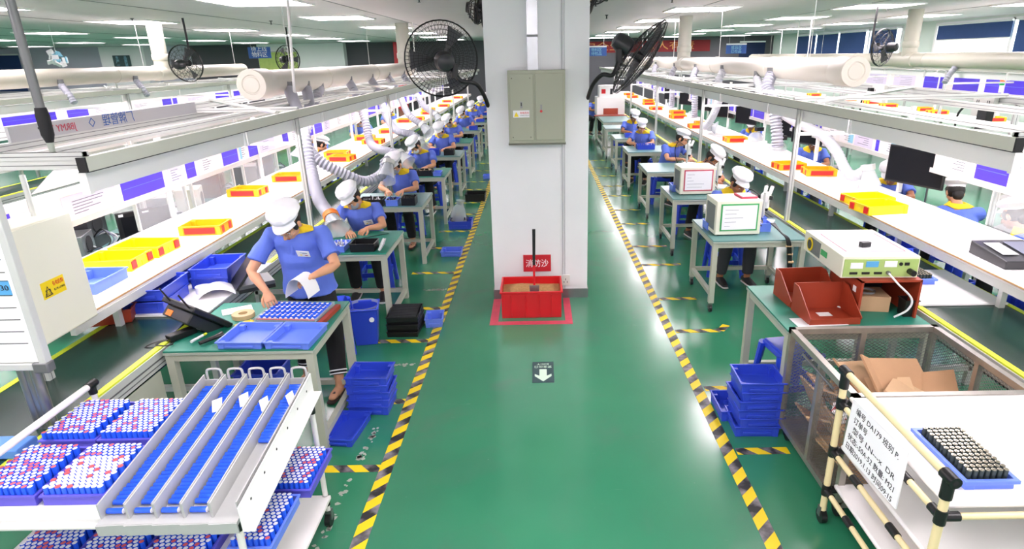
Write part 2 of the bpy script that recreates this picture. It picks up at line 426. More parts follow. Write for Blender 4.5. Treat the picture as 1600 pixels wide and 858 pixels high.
# power cabinet
cb = thing('power_cabinet', 'grey-green two-door electrical cabinet mounted on the white pillar', 'electrical cabinet', (0, 6.12, 1.66))
MB().bb(-.275, .265, -.14, 0, 0, .67, 'grey_cabinet').build('body', cb, bevel=.004)
d = MB().bb(-.255, -.035, -.15, -.14, .03, .64, 'grey_cabinet').build('door', cb, bevel=.003)
MB().bb(-.16, -.14, -.157, -.15, .33, .39, 'steel').bb(-.155, -.145, -.16, -.157, .35, .38, 'black').build('lock', d)
sm = MB()
for x, z in ((-.235, .6), (-.065, .6), (-.235, .06), (-.065, .06)): sm.cyl((x, -.15, z), (x, -.154, z), .006, m='cabinet_line')
sm.build('screw', d)
wn = MB().bb(-.23, -.075, -.1535, -.15, .245, .31, 'paper').build('warning_label', d, smooth=False)
MB().prism([(-.222, .252), (-.177, .252), (-.2, .298)], 0, .001, 'warn_yellow', face_y(0, -.1537, 0)).build('triangle', d)
text('lettering', '有电危险', .024, face_y(-.122, -.1545, .285), 'red', d, target_w=.085); text('lettering', 'DANGER!HIGH VOLTAGE', .012, face_y(-.122, -.1545, .262), 'ink', d, target_w=.085)
d = MB().bb(-.015, .245, -.15, -.14, .03, .64, 'grey_cabinet').build('door', cb, bevel=.003)
MB().bb(.03, .045, -.157, -.15, .29, .36, 'steel').cyl((.037, -.15, .3), (.037, -.162, .3), .012, m='bin_red').build('lock', d)
MB().bb(-.282, -.262, -.145, .0, -.015, .0, 'cabinet_line').bb(-.262, .27, -.145, 0, -.015, 0, 'cabinet_line').build('bottom_lip', cb)
# socket on the pillar foot
s_ = thing('wall_socket', 'small white wall socket low on the pillar right of the red sand bin', 'socket', (.27, 6.12, .2))
MB().bb(-.045, .045, -.012, 0, -.06, .06, 'socket').build('plate', s_, bevel=.003)
MB().bb(-.02, -.014, -.014, -.012, -.03, -.01, 'black').bb(.014, .02, -.014, -.012, -.03, -.01, 'black').bb(-.003, .003, -.014, -.012, .0, .02, 'black').build('slot', s_)
# fire sand sign
s_ = thing('fire_sand_sign', 'red sign with white characters on the pillar above the sand bin', 'sign', (-.03, 6.1, .4), 0)
MB().bb(-.145, .145, -.008, .008, -.09, .09, 'sign_red').build('board', s_, smooth=False)
text('lettering', '消防沙', .09, face_y(0, -.01, -.005), 'paper', s_, target_w=.235)
# sand bin
s_ = thing('sand_bin', 'red plastic bin filled with sand at the foot of the pillar', 'sand bin', (-.09, 5.8, 0))
def tapered_tray(w, d_, h, t, m, flare=.02, rim=.012, z0=.0, feet=0, bev=0):
    """open container: outer w x d at the rim, tapering to the base"""
    mb = MB(); a = w/2; b = d_/2; q = flare
    def ring(a_, b_, z): return [(-a_, -b_, z), (a_, -b_, z), (a_, b_, z), (-a_, b_, z)]
    vs = ring(a-q, b-q, z0)+ring(a-rim, b-rim, z0+h-rim*1.2)+ring(a, b, z0+h-rim*1.2)+ring(a, b, z0+h)+ring(a-rim-t, b-rim-t, z0+h)+ring(a-q-t, b-q-t, z0+t)
    fs = [(3, 2, 1, 0)]
    for k in range(5):
        for i in range(4): fs.append((k*4+i, k*4+(i+1) % 4, (k+1)*4+(i+1) % 4, (k+1)*4+i))
    fs.append((20, 21, 22, 23)); mb.add(vs, fs, m)
    return mb
b_ = tapered_tray(.62, .46, .28, .006, 'bin_red', .015, .014)
for x in (-.2, -.06, .08, .2): b_.bb(x-.004, x+.004, -.235, -.215, .02, .25, 'bin_red')
b_.build('bin', s_, bevel=.003)
sd = MB(); n = 24; vs = []; fs = []
for j in range(n+1):
    for i in range(n+1):
        x = -.29+.58*i/n; y = -.21+.42*j/n; e = min(i, j, n-i, n-j)/n
        vs.append((x, y, .2+.035*math.exp(-((x+.1)**2+(y-.05)**2)/.02)+.03*math.exp(-((x-.15)**2+(y)**2)/.012)+.012*random.random()*min(1, e*8)))
for j in range(n):
    for i in range(n): fs.append((j*(n+1)+i, j*(n+1)+i+1, (j+1)*(n+1)+i+1, (j+1)*(n+1)+i))
sd.add(vs, fs, 'sand'); tag(sd.build('sand', s_), kind='stuff')
s_ = thing('shovel', 'shovel with black grip and red shaft stuck upright in the sand bin', 'shovel', (-.06, 5.72, 0))
MB().loft([(0, .02, .5), (.005, .05, .86)], [.013, .016], n=10, m='black').build('grip', s_)
MB().cyl((-.0, -.005, .26), (0, .02, .5), .011, m='bin_red').build('shaft', s_)
MB().add([(-.05, -.02, .3), (.05, -.02, .3), (.045, -.03, .2), (0, -.035, .14), (-.045, -.03, .2), (-.05, -.012, .3), (.05, -.012, .3), (.045, -.022, .2), (0, -.027, .14), (-.045, -.022, .2)],
         [(0, 1, 2, 3, 4), (9, 8, 7, 6, 5), (0, 5, 6, 1), (1, 6, 7, 2), (2, 7, 8, 3), (3, 8, 9, 4), (4, 9, 5, 0)], 'steel').build('blade', s_)
# red tape around the bin
rt = MB().bb(-.5, .31, 5.42, 5.5, 0, .002, 'tape_red').bb(-.5, -.42, 5.5, 6.1, 0, .002, 'tape_red').bb(.24, .31, 5.5, 6.1, 0, .002, 'tape_red')
tag(rt.build('floor_tape', smooth=False), 'worn red tape border on the green floor around the sand bin', 'floor tape')
# arrow sign on the floor
s_ = thing('floor_exit_sign', 'dark floor sticker with a pale exit arrow in the middle of the aisle', 'floor sign', (.01, 4.47, 0))
MB().bb(-.088, .088, -.175, .175, 0, .002, 'sign_dark').build('sticker', s_, smooth=False)
MB().prism([(0, -.155), (-.068, -.07), (-.068, -.035), (-.03, -.065), (-.03, .045), (.03, .045), (.03, -.065), (.068, -.035), (.068, -.07)], .002, .0028, 'arrow_pale').build('arrow', s_, smooth=False)
text('lettering', '安全出口', .045, Matrix.Translation((0, .088, .003))@Matrix.Rotation(PI, 4, 'Z'), 'arrow_pale', s_, target_w=.14)
text('lettering', 'EXIT', .03, Matrix.Translation((0, .135, .003))@Matrix.Rotation(PI, 4, 'Z'), 'arrow_pale', s_, target_w=.1)
# hazard tapes (object y axis runs along the tape)
def hazard(x0, y0, x1, y1, wd, label, group):
    L = math.hypot(x1-x0, y1-y0); a = math.atan2(y1-y0, x1-x0)-PI/2
    o = MB().bb(-wd/2, wd/2, 0, L, 0.0005, .0022, 'hazard').build('hazard_tape', smooth=False); o.location = (x0, y0, 0); o.rotation_euler = (0, 0, a)
    return tag(o, label, 'floor tape', group)
hazard(-1.0, .2, -.99, 26, .085, 'long yellow and black hazard tape along the left edge of the aisle', None)
hazard(1.2, .2, 1.24, 26, .085, 'long yellow and black hazard tape along the right edge of the aisle', None)
for k, (y, x1) in enumerate(((3.25, -1.62), (4.05, -1.2), (5.1, -1.55), (5.87, -1.5), (6.98, -1.55), (8.0, -1.5), (8.85, -1.5), (9.9, -1.5), (10.75, -1.5), (11.9, -1.5), (12.7, -1.5), (14, -1.5), (15, -1.5))):
    hazard(-1.04, y, x1, y, .07, 'yellow and black cross tape on the floor, %s from the front, left of the aisle' % ORD[k], 'cross tapes left of the aisle')
hazard(-1.62, 3.22, -1.7, 3.38, .07, 'short angled end of hazard tape by the foot of the nearest left worktable', None)
for k, (y, x1) in enumerate(((3.36, 1.6), (4.16, 1.5), (5.21, 1.68), (6.02, 1.65), (7.14, 1.74), (7.92, 1.72), (9.1, 1.7), (10.0, 1.7), (11.1, 1.7), (12, 1.7), (13.1, 1.7), (14.1, 1.7), (15.2, 1.7))):
    hazard(1.26, y, x1, y, .07, 'yellow and black cross tape on the floor, %s from the front, right of the aisle' % ORD[k], 'cross tapes right of the aisle')
hazard(1.68, 5.21, 1.77, 5.33, .07, 'short turned-up end of hazard tape near the nearest right table caster', None)
# scuffed glue remains of old tape
gl = MB()
for (x0, y0, x1, y1) in ((-1.22, 2.5, -1.2, 3.15), (-1.19, 3.35, -1.17, 3.75), (-1.5, 4.62, -1.1, 4.64), (-1.3, 6.4, -1.05, 6.42)):
    for k in range(26):
        t = random.random(); x = x0+(x1-x0)*t+random.uniform(-.02, .02); y = y0+(y1-y0)*t+random.uniform(-.02, .02); r_ = random.uniform(.006, .02)
        a0 = random.random(); gl.prism([(x+r_*math.cos(a0+PI*2*q/6)*random.uniform(.6, 1.4), y+r_*math.sin(a0+PI*2*q/6)*random.uniform(.6, 1.4)) for q in range(6)], 0.0, .0012, 'mat_edge')
tag(gl.build('glue_residue', smooth=False), 'pale worn glue remains of old tape on the green floor', 'floor marks', kind='stuff')

# ---- ceiling lights
lproto = None
rows = [(-3.9, 'above the left production line'), (-8.1, 'above the second line on the left'), (-12.7, 'in the third row to the left'), (-17.5, 'in the fourth row to the left'), (-22.5, 'in the far left row'),
        (3.1, 'above the right production line'), (6.4, 'between the two lines on the right'), (9.5, 'near the windows on the right'), (-.4, 'over the aisle')]
for x, wh in rows:
    y = 1.6 if x < 0 else .9; k = 0
    if x == -.4: ys = [-1, 1.5]
    else: ys = [1.5+3.95*i for i in range(9)] if x < 0 else [1.2+3.75*i for i in range(9)]
    if x == -3.9: ys = [-2.2, 1.6, 5.5, 9.4, 13.1, 17.3, 21.6, 25.7, 29.8]
    for yy in ys:
        if yy > YB-1: continue
        lb = 'square ceiling light panel, %s from the front, %s' % (ORD[k], wh); k += 1
        if lproto is None:
            lproto = thing('ceiling_light', lb, 'ceiling light', (x, yy, ZC), 0, 'ceiling light panels')
            MB().bb(-.6, .6, -.6, -.57, -.03, 0, 'enamel').bb(-.6, .6, .57, .6, -.03, 0, 'enamel').bb(-.6, -.57, -.57, .57, -.03, 0, 'enamel').bb(.57, .6, -.57, .57, -.03, 0, 'enamel').build('frame', lproto, smooth=False)
            MB().bb(-.57, .57, -.57, .57, -.022, -.004, 'lamp').build('diffuser', lproto, smooth=False)
        else: dup(lproto, (x, yy, ZC), 0, lb)
# ceiling joints and sprinklers
cj = MB()
for x in range(-24, 12, 3): cj.bb(x-.01, x+.01, -3, YB, ZC-.006, ZC, 'alu_dark')
struct('trim_3', cj)
spk = None
for k, (x, y) in enumerate(((2.05, 10), (.95, 10.5), (-1.6, 9.2), (-7.6, 12.5), (-5.6, 14), (1.5, 14), (-1.3, 13), (3.3, 12.6), (5.7, 9.9), (6.9, 13))):
    lb = 'small dark ceiling sprinkler number %s from the left' % ORD[k]
    lb = ['small sprinkler on the ceiling right of the pillar', 'small sprinkler on the ceiling by the upper right of the pillar', 'small sprinkler on the ceiling above the left wall fan', 'small sprinkler above the left riser pipe of the second line', 'small sprinkler left of the white hanging rod', 'small sprinkler over the right wall fan', 'small sprinkler on the ceiling between pillar and left fan', 'small sprinkler above the right riser pipe', 'small sprinkler beside the light at the upper right', 'small sprinkler at the far upper right of the ceiling'][k]
    if spk is None:
        spk = thing('sprinkler', lb, 'sprinkler', (x, y, ZC), 0, 'ceiling sprinklers')
        MB().cyl((0, 0, 0), (0, 0, -.012), .035, m='charcoal').build('rosette', spk); MB().cyl((0, 0, -.01), (0, 0, -.07), .01, m='charcoal').cyl((0, 0, -.07), (0, 0, -.075), .022, m='charcoal').build('head', spk)
    else: dup(spk, (x, y, ZC), 0, lb)
# ================================================================ production lines
def corr(mb, pts, r, m='hose', step=.021, amp=.13, n=12):
    """corrugated tube along a smooth curve through pts"""
    P = [Vector(p) for p in pts]; Q = []
    for i in range(len(P)-1):
        a = P[max(0, i-1)]; b = P[i]; c = P[i+1]; d = P[min(len(P)-1, i+2)]; L = (c-b).length; k = max(2, int(L/step))
        for j in range(k):
            t = j/k; Q.append(.5*((2*b)+(c-a)*t+(2*a-5*b+4*c-d)*t*t+(3*b-3*c+d-a)*t**3))
    Q.append(P[-1]); mb.loft(Q, [r*(1+amp*(1 if i % 2 else -1)) for i in range(len(Q))], n=n, m=m); return Q
def smooth_pts(pts, k=8):
    P = [Vector(p) for p in pts]; Q = []
    for i in range(len(P)-1):
        a = P[max(0, i-1)]; b = P[i]; c = P[i+1]; d = P[min(len(P)-1, i+2)]
        for j in range(k):
            t = j/k; Q.append(.5*((2*b)+(c-a)*t+(2*a-5*b+4*c-d)*t*t+(3*b-3*c+d-a)*t**3))
    Q.append(P[-1]); return Q
def cable(mb, pts, r, m='black', n=6): return mb.loft(smooth_pts(pts), r, n=n, m=m)
def profile(mb, p0, p1, w_, h_, m='alu'):
    """slotted aluminium bar between two points along x, y or z"""
    p0 = Vector(p0); p1 = Vector(p1); d = p1-p0; ax = max(range(3), key=lambda i: abs(d[i]))
    lo = [min(p0[i], p1[i]) for i in range(3)]; hi = [max(p0[i], p1[i]) for i in range(3)]
    if ax == 2: a, b = (w_, h_)
    ext = {0: (0, w_/2, h_/2), 1: (w_/2, 0, h_/2), 2: (w_/2, h_/2, 0)}[ax]
    mb.bb(lo[0]-ext[0], hi[0]+ext[0], lo[1]-ext[1], hi[1]+ext[1], lo[2]-ext[2], hi[2]+ext[2], m)
    g = .0022; e = .0012
    if ax == 1:
        for zz in ((-h_/4, h_/4) if h_ > .05 else (0,)):
            mb.bb(lo[0]-w_/2-e, lo[0]+w_/2+e, lo[1], hi[1], lo[2]+zz-g, lo[2]+zz+g, 'alu_dark')
    if ax == 0:
        for zz in ((-h_/4, h_/4) if h_ > .05 else (0,)):
            mb.bb(lo[0], hi[0], lo[1]-w_/2-e, lo[1]+w_/2+e, lo[2]+zz-g, lo[2]+zz+g, 'alu_dark')
    if ax == 2:
        mb.bb(lo[0]-g, lo[0]+g, lo[1]-h_/2-e, lo[1]+h_/2+e, lo[2], hi[2], 'alu_dark'); mb.bb(lo[0]-w_/2-e, lo[0]+w_/2+e, lo[1]-g, lo[1]+g, lo[2], hi[2], 'alu_dark')
    return mb
def belt(xa, xb, y0, y1, label):
    t = thing('conveyor', label, 'conveyor belt', ((xa+xb)/2, y0, 0)); h = abs(xb-xa)/2; L = y1-y0; s = 1 if xa > 0 else -1
    MB().bb(-h, h, 0, L, .735, .75, 'belt').build('belt', t, smooth=False)
    for e in (-1, 1): MB().bb(e*h-.03 if e > 0 else e*h-.01, e*h+.01 if e > 0 else e*h+.03, 0, L, .742, .7525, 'belt_yellow').build('edge_strip', t, smooth=False)
    for e in (-1, 1): MB().bb(e*h-.02, e*h+.02, 0, L, .64, .742, 'alu').bb(e*(h+.02)-.001, e*(h+.02)+.001, 0, L, .69, .70, 'alu_dark').bb(e*(h+.02)-.001, e*(h+.02)+.001, 0, L, .66, .667, 'alu_dark').build('side_rail', t, smooth=False)
    MB().bb(-h+.02, h-.02, 0, L, .6, .62, 'belt').build('return_belt', t, smooth=False)
    y = .35; 
    while y < L:
        MB().bb(-h-.01, -h+.03, y, y+.04, 0, .64, 'alu').bb(h-.03, h+.01, y, y+.04, 0, .64, 'alu').bb(-h, h, y, y+.04, .12, .16, 'alu').build('leg_frame', t, smooth=False); y += 2.0
    return t
belt(-2.42, -3.02, 1.7, 27, 'dark green conveyor belt with yellow edges along the left production line')
belt(2.65, 3.3, 1.8, 27, 'dark green conveyor belt with yellow edges along the right production line')
# sheet-metal side panels near the left front
o = MB()
for y in (2.9,): o.bb(-2.399, -2.39, y, y+.52, .2, .63, 'frame_paint')
tag(o.build('side_panel', smooth=False), 'grey-green sheet metal panel under the near edge of the left conveyor belt', 'panel')
def shelf(xa, xb, y0, y1, zt, label):
    t = thing('long_shelf', label, 'shelf', (0, 0, 0)); s = 1 if xa > 0 else -1
    a, b = min(xa, xb), max(xa, xb)
    MB().bb(a, b, y0, y1, zt-.028, zt, 'shelf_white').build('shelf_board', t, smooth=False)
    MB().bb(xa-.006, xa+.006, y0, y1, zt-.012, zt-.001, 'wood_edge').build('edge_band', t, smooth=False)
    MB().bb(xa-.012+s*.01, xa+.02+s*.01, y0, y1, zt-.085, zt-.028, 'alu').build('shelf_rail', t, smooth=False)
    y = y0+.5; k = 0
    while y < y1 and k < 22:
        MB().bb(xa+s*.1-.02, xa+s*.1+.02, y, y+.04, .75 if abs(xa) < 3 else .6, zt-.028, 'alu').bb(xb-.02, xb+.02, y, y+.04, 0, zt-.028, 'alu').bb(a+.05, b-.02, y, y+.03, zt-.07, zt-.03, 'alu').build('leg', t, smooth=False); y += 1.3; k += 1
    return t
shelf(-2.8, -3.65, 3.35, 27, 1.0, 'long white shelf raised over the left conveyor, carrying yellow boxes')
shelf(3.1, 3.88, 3.4, 27, 1.0, 'long white shelf raised over the right conveyor, carrying yellow boxes')
def frame(xn, xm, xf, y0, y1, zr, posts, label, cross, lat=0, extra=()):
    t = thing('overhead_frame', label, 'overhead frame', (0, 0, 0)); s = 1 if xn > 0 else -1
    MB().bb(xn-.0225, xn+.0225, y0, y1, zr-.036, zr+.04, 'rail_pale').bb(xn-.024, xn+.024, y0, y1, zr-.041, zr-.036, 'charcoal').build('rail', t, smooth=False)
    for x, h in ((xm, .045), (xf, .08))+tuple((e, .06) for e in extra):
        profile(MB(), (x, y0, zr), (x, y1, zr), .045, h).build('rail', t, smooth=False)
    for x in (xn, xf): MB().bb(x-.024, x+.024, y0-.012, y0, zr-.04, zr+.04, 'black').build('end_cap', t)
    y = y0+.03; k = 0
    while y < y1:
        profile(MB(), (xn, y, zr+.045), (xf, y, zr+.045), .04, .04).build('cross_bar', t, smooth=False); y += cross
    if lat: profile(MB(), (xn, y0+.04, zr+.02), (xn+s*lat, y0+.04, zr+.02), .045, .09).build('cross_bar', t, smooth=False)
    # diagonal brace bars lying on the frame
    for q in range(3):
        yy = y0+2.6+q*5.0
        if yy+2 < y1: MB().loft([(xn, yy, zr+.05), (xf, yy+2.2, zr+.05)], [(.02, .02)]*2, n=4, m='alu').build('brace', t, smooth=False)
    for y in posts:
        profile(MB(), (xn, y, .75 if abs(xn) < 4 else 0), (xn, y, zr-.03), .045, .045).build('post', t, smooth=False)
        profile(MB(), (xf, y, 0), (xf, y, zr-.03), .045, .045).build('post', t, smooth=False)
        MB().bb(min(xn, xf), max(xn, xf), y-.015, y+.015, zr-.3, zr-.27, 'alu').build('tie_bar', t, smooth=False)
    return t
frame(-2.42, -2.98, -4.15, 3.27, 27, 1.945, (6.3, 10.3, 14.3, 18.3, 22.3), 'aluminium overhead frame along the left production line', 3.1, 2.6, (-3.45,))
frame(2.65, 3.15, 4.85, 3.4, 27, 1.945, (6.35, 10.1, 14.0, 17.9, 21.8), 'aluminium overhead frame along the right production line', 3.1, 2.6, (4.1,))
frame(-7.7, -8.2, -9.3, 4.0, 26, 1.95, (8, 12, 16, 20), 'aluminium overhead frame of the second line on the left', 4, 0)
frame(8.0, 8.5, 9.6, 5.0, 26, 2.1, (8.5, 12.5, 16.5, 20.5), 'aluminium overhead frame of the second line on the right', 4, 0)
shelf(-8.1, -9.0, 4, 26, 1.0, 'white shelf of the second line on the left, half hidden by frames')
shelf(8.5, 9.3, 5, 26, 1.1, 'white shelf of the second line on the right, with orange boxes')
belt(-7.4, -7.95, 4, 26, 'green conveyor of the second line on the left'); belt(7.8, 8.35, 5, 26, 'green conveyor of the second line on the right')
# bench lamps
LP = None
def lamps(xn, s, y0, n, where, L=1.93, z=1.9):
    global LP
    for k in range(n):
        lb = '%s white bench lamp in the row %s' % (ORD[k], where)
        if LP is None:
            LP = thing('bench_lamp', lb, 'bench lamp', (xn, y0, z), 0, 'fluorescent bench lamps')
            MB().add([(-.0, .01, 0), (-.0, L-.01, 0), (-.015, L-.01, -.12), (-.015, .01, -.12), (-.17, .01, .01), (-.17, L-.01, .01), (-.33, L-.01, -.12), (-.33, .01, -.12),
                      (.004, .01, 0), (.004, L-.01, 0), (-.011, L-.01, -.12), (-.011, .01, -.12), (-.17, .01, .015), (-.17, L-.01, .015), (-.334, L-.01, -.12), (-.334, .01, -.12)],
                     [(0, 1, 2, 3), (0, 4, 5, 1), (4, 7, 6, 5), (8, 11, 10, 9), (8, 9, 13, 12), (12, 13, 14, 15), (3, 2, 10, 11), (7, 15, 14, 6)], 'enamel').build('housing', LP, smooth=False)
            MB().bb(-.04, .006, 0, .03, -.125, .0, 'enamel').build('end_bracket', LP, smooth=False); MB().bb(-.04, .006, L-.03, L, -.125, .0, 'enamel').build('end_bracket', LP, smooth=False)
            for x in (-.1, -.22): MB().cyl((x, .03, -.045), (x, L-.03, -.045), .014, m='tube_light', n=8).build('tube', LP)
        else:
            o = dup(LP, (xn, y0+k*1.95, z), 0, lb)
            if s > 0: o.scale = (-1, 1, 1)
lamps(-2.46, -1, 3.32, 12, 'along the left production line'); lamps(2.69, 1, 3.45, 12, 'along the right production line')
lamps(-7.74, -1, 4.1, 11, 'on the second line to the left'); lamps(8.04, 1, 5.1, 10, 'on the second line to the right', z=2.05)
lamps(-3.5, -1, 3.4, 11, 'hung over the far side of the left shelf', z=1.92)
# poster rails with posters
def poster_strip(x, s, y0, y1, z0, z1, where, seed, side, lens=(.2, .7), vio=.5, manual=None):
    rnd = random.Random(seed)
    t = thing('poster_rail', 'white double rail holding posters %s' % where, 'rail', (0, 0, 0))
    MB().bb(x-.015, x+.015, y0, y1, z0-.045, z0, 'alu').build('lower_rail', t, smooth=False); MB().bb(x-.015, x+.015, y0, y1, z1, z1+.05, 'enamel').build('upper_rail', t, smooth=False)
    MB().bb(x-.003, x+.003, y0, y1, z0, z1, 'shelf_white').build('backing', t, smooth=False)
    y = y0+.4
    while y < y1:
        MB().bb(x-.02, x+.02, y, y+.04, 1.0, z1+.35, 'enamel').build('stud', t, smooth=False); y += 2.1
    y = y0+.05; k = 0; xa = x-s*.004; P = []
    items = list(manual or []); 
    if items: y = items[-1][1]+.08
    while y < y1-.3 and len(items) < 34:
        L = rnd.uniform(*lens); c = 'violet' if rnd.random() < vio else rnd.choice(['paper', 'paper_lilac', 'paper_lilac', 'paper_blue']); items.append((y, min(y+L, y1), c)); y += L+rnd.uniform(.03, .4)
    for (a, b, c) in items:
        nm = {'violet': 'violet', 'paper': 'white printed', 'paper_lilac': 'pale lilac printed', 'paper_blue': 'white and light blue'}[c]
        dist = 'wide' if b-a > .45 else ('narrow' if b-a < .28 else 'medium')
        o = thing('poster', '%s poster, %s from the front %s' % (nm, ORD[k], where), 'poster', (xa, (a+b)/2, z0), 0, 'posters %s' % where); k += 1
        h = (b-a)/2; zh = z1-z0
        base = c if c != 'paper_blue' else 'paper'
        MB().bb(-.001, .001, -h, h, .01, zh-.01, base).build('sheet', o, smooth=False)
        pr = MB(); e = -s*.0016
        if c == 'violet': pr.bb(e-.0004, e+.0004, -h+.02, h-.02, zh*.5, zh*.52, 'blue_light')
        else:
            if c == 'paper_blue': pr.bb(e-.0004, e+.0004, -h, -h+(b-a)*.35, .02, zh-.02, 'paper_blue')
            nl = 5
            for q in range(nl):
                zz = .04+(zh-.08)*q/nl; L2 = (b-a)*rnd.uniform(.3, .75); pr.bb(e-.0004, e+.0004, -h+.04+(b-a)*.1, -h+.04+(b-a)*.1+L2*.8, zz, zz+.006, 'print_grey')
        pr.build('print', o, smooth=False)
poster_strip(-3.65, -1, 3.45, 25, 1.3, 1.5, 'over the left shelf', 3, 1, manual=[(3.5, 4.0, 'paper'), (4.05, 4.12, 'violet'), (4.6, 5.22, 'paper_lilac'), (5.3, 5.93, 'violet'), (6.0, 6.28, 'paper_lilac'), (6.34, 6.52, 'violet'), (6.6, 7.0, 'paper'), (7.12, 7.5, 'violet'), (7.55, 7.7, 'paper_blue'), (7.8, 8.05, 'violet'), (8.1, 8.6, 'paper_lilac'), (8.9, 9.1, 'violet'), (9.2, 9.5, 'paper'), (9.7, 10.6, 'violet')])
poster_strip(3.9, 1, 4.0, 25, 1.35, 1.55, 'over the right shelf', 5, -1, manual=[(4.2, 4.95, 'paper_lilac'), (5.02, 5.42, 'violet'), (5.5, 5.78, 'paper'), (6.7, 7.0, 'paper_blue'), (7.05, 7.12, 'violet'), (7.2, 7.62, 'paper_lilac'), (7.65, 8.0, 'paper_blue'), (8.1, 8.5, 'paper'), (8.55, 8.75, 'violet'), (9.4, 9.8, 'violet')])
poster_strip(-9.15, -1, 5, 25, 1.46, 1.62, 'on the second line to the left', 9, 1, lens=(.4, 1.6), vio=.62)
poster_strip(9.35, 1, 6, 25, 1.58, 1.87, 'on the second line to the right', 13, -1, lens=(.4, 1.4), vio=.55)
# clear acrylic screens
for (x, a, b, z0, z1, l) in ((-3.66, 5.45, 6.25, 1.0, 1.26, 'clear acrylic screen under the posters of the left shelf, nearest one'), (-3.66, 6.4, 7.3, 1.0, 1.26, 'clear acrylic screen under the posters behind the second yellow box on the left'),
                             (3.92, 4.6, 5.15, 1.0, 1.3, 'clear acrylic screen under the posters at the right edge'), (-3.66, 7.6, 8.6, 1.0, 1.26, 'clear acrylic screen under the posters by the left frame post'), (9.4, 8, 10, 1.1, 1.5, 'clear acrylic screen on the second line at the right edge')):
    o = thing('acrylic_screen', l, 'screen', (x, (a+b)/2, 0)); h = (b-a)/2
    MB().bb(-.0025, .0025, -h, h, z0, z1, 'clear').build('pane', o, smooth=False)
    MB().bb(-.015, .015, -h-.02, -h, z0, z1, 'alu').build('stud', o, smooth=False); MB().bb(-.015, .015, h, h+.02, z0, z1, 'alu').build('stud', o, smooth=False)
# ---- ducts
def duct(x, z, r, y0, y1, yr, m, lab, capd=True):
    t = thing('ventilation_duct', lab, 'duct', (x, y0, z)); L = y1-y0
    MB().cyl((0, 0, 0), (0, L, 0), r, n=28, m=m).build('pipe', t)
    MB().lathe([(0, -.012), (r*.55, -.012), (r*.6, -.004), (r*.68, -.004), (r*.72, -.016), (r*1.1, -.016), (r*1.14, 0), (r*1.14, .34), (r*1.06, .36)], 28, m=m, mx=Euler((R(-90), 0, 0)).to_matrix()).build('end_cap', t)
    y = 2.4
    while y < L-.5:
        MB().lathe([(r, 0), (r*1.05, .005), (r*1.05, .05), (r, .055)], 28, (0, y, 0), m, Euler((R(-90), 0, 0)).to_matrix()).bb(-.012, .012, y+.01, y+.03, -r-.2, -r*.9, 'alu').build('collar', t); y += 2.9
    if yr:
        q = yr-y0
        MB().cyl((0, q, 0), (0, q, ZC-z), r*1.05, n=28, m=m).lathe([(r*1.06, .1), (r*1.16, .12), (r*1.16, .22), (r*1.06, .24)], 28, (0, q, r), m).build('riser', t)
        MB().lathe([(r, -.3), (r*1.13, -.28), (r*1.13, .28), (r, .3)], 28, (0, q, 0), m, Euler((R(-90), 0, 0)).to_matrix()).build('tee', t)
    hg = MB(); y = 1.2
    while y < L: hg.cyl((0, y, r), (0, y, ZC-z), .005, m='alu', n=5); y += 4
    hg.build('hanger_wire', t); return t
duct(-3.2, 2.2, .15, 7.2, 16.0, 15.75, 'duct_white', 'large cream ventilation duct with round end cap above the left production line')
duct(3.4, 2.24, .14, 6.85, 25, 14.95, 'duct_white', 'large cream ventilation duct with round end cap above the right production line')
duct(-8.0, 2.25, .14, 4.0, 17.6, 13.85, 'duct', 'cream ventilation duct with riser over the second line on the left')
duct(8.0, 2.25, .14, 5.0, 24, 13.9, 'duct', 'cream ventilation duct with riser over the second line on the right')
# ---- flexible extraction hoses
def hose(pts, r, label, funnel=None, m='hose', clamp=None, stub=None, grp=None):
    t = thing('extraction_hose', label, 'hose', pts[0], 0, grp); o = Vector(pts[0])
    mb = MB(); corr(mb, [Vector(p)-o for p in pts], r, m); mb.build('hose', t)
    MB().cyl((0, 0, -.02), (0, 0, .09), r*.95, n=14, m='alu_dark').build('damper', t) if stub is None else None
    if funnel:
        a = Vector(pts[-1])-o; b = Vector(funnel)-o; d = (b-a).normalized(); mx = d.to_track_quat('Z', 'Y').to_matrix(); L = (b-a).length
        MB().lathe([(r*1.05, -.03), (r*1.08, .02), (r*1.1, .05), (r*2.1, L), (r*2.14, L), (r*1.16, .05), (r*1.14, -.03)], 20, a, 'plastic_clear', mx).build('funnel', t)
        MB().lathe([(r*1.12, -.03), (r*1.3, -.03), (r*1.3, .03), (r*1.12, .03)], 16, a, clamp or 'alu', mx).build('clamp', t)
    return t
GL = 'extraction hoses of the left line'; GR = 'extraction hoses of the right line'
hose([(-3.06, 7.9, 2.12), (-2.9, 7.6, 1.95), (-2.7, 7.2, 1.72), (-2.58, 6.95, 1.3), (-2.42, 6.6, 1.05), (-2.24, 6.28, .97), (-2.12, 6.08, .95)], .062, 'long grey hose with an orange-clamped funnel above the second left worktable', (-2.03, 5.93, .85), clamp='orange_lamp', grp=GL)
hose([(-3.1, 8.6, 2.1), (-2.95, 8.2, 1.85), (-2.85, 7.6, 1.6), (-2.66, 7.35, 1.36), (-2.34, 7.4, 1.14), (-2.15, 7.55, 1.02), (-1.98, 7.75, 1.08), (-1.95, 7.85, 1.22), (-1.9, 7.8, 1.2)], .062, 'grey corrugated hose sagging in a curve over the second left worker', (-1.92, 7.62, 1.02), grp=GL)
hose([(-3.1, 10.6, 2.1), (-2.95, 10.4, 1.9), (-2.8, 10.2, 1.55), (-2.7, 10, 1.2), (-2.5, 9.7, 1.12), (-2.25, 9.5, 1.1), (-2.12, 9.45, 1.08)], .062, 'grey corrugated hose passing behind the second left post towards the fourth worker', (-1.98, 9.35, .95), grp=GL)
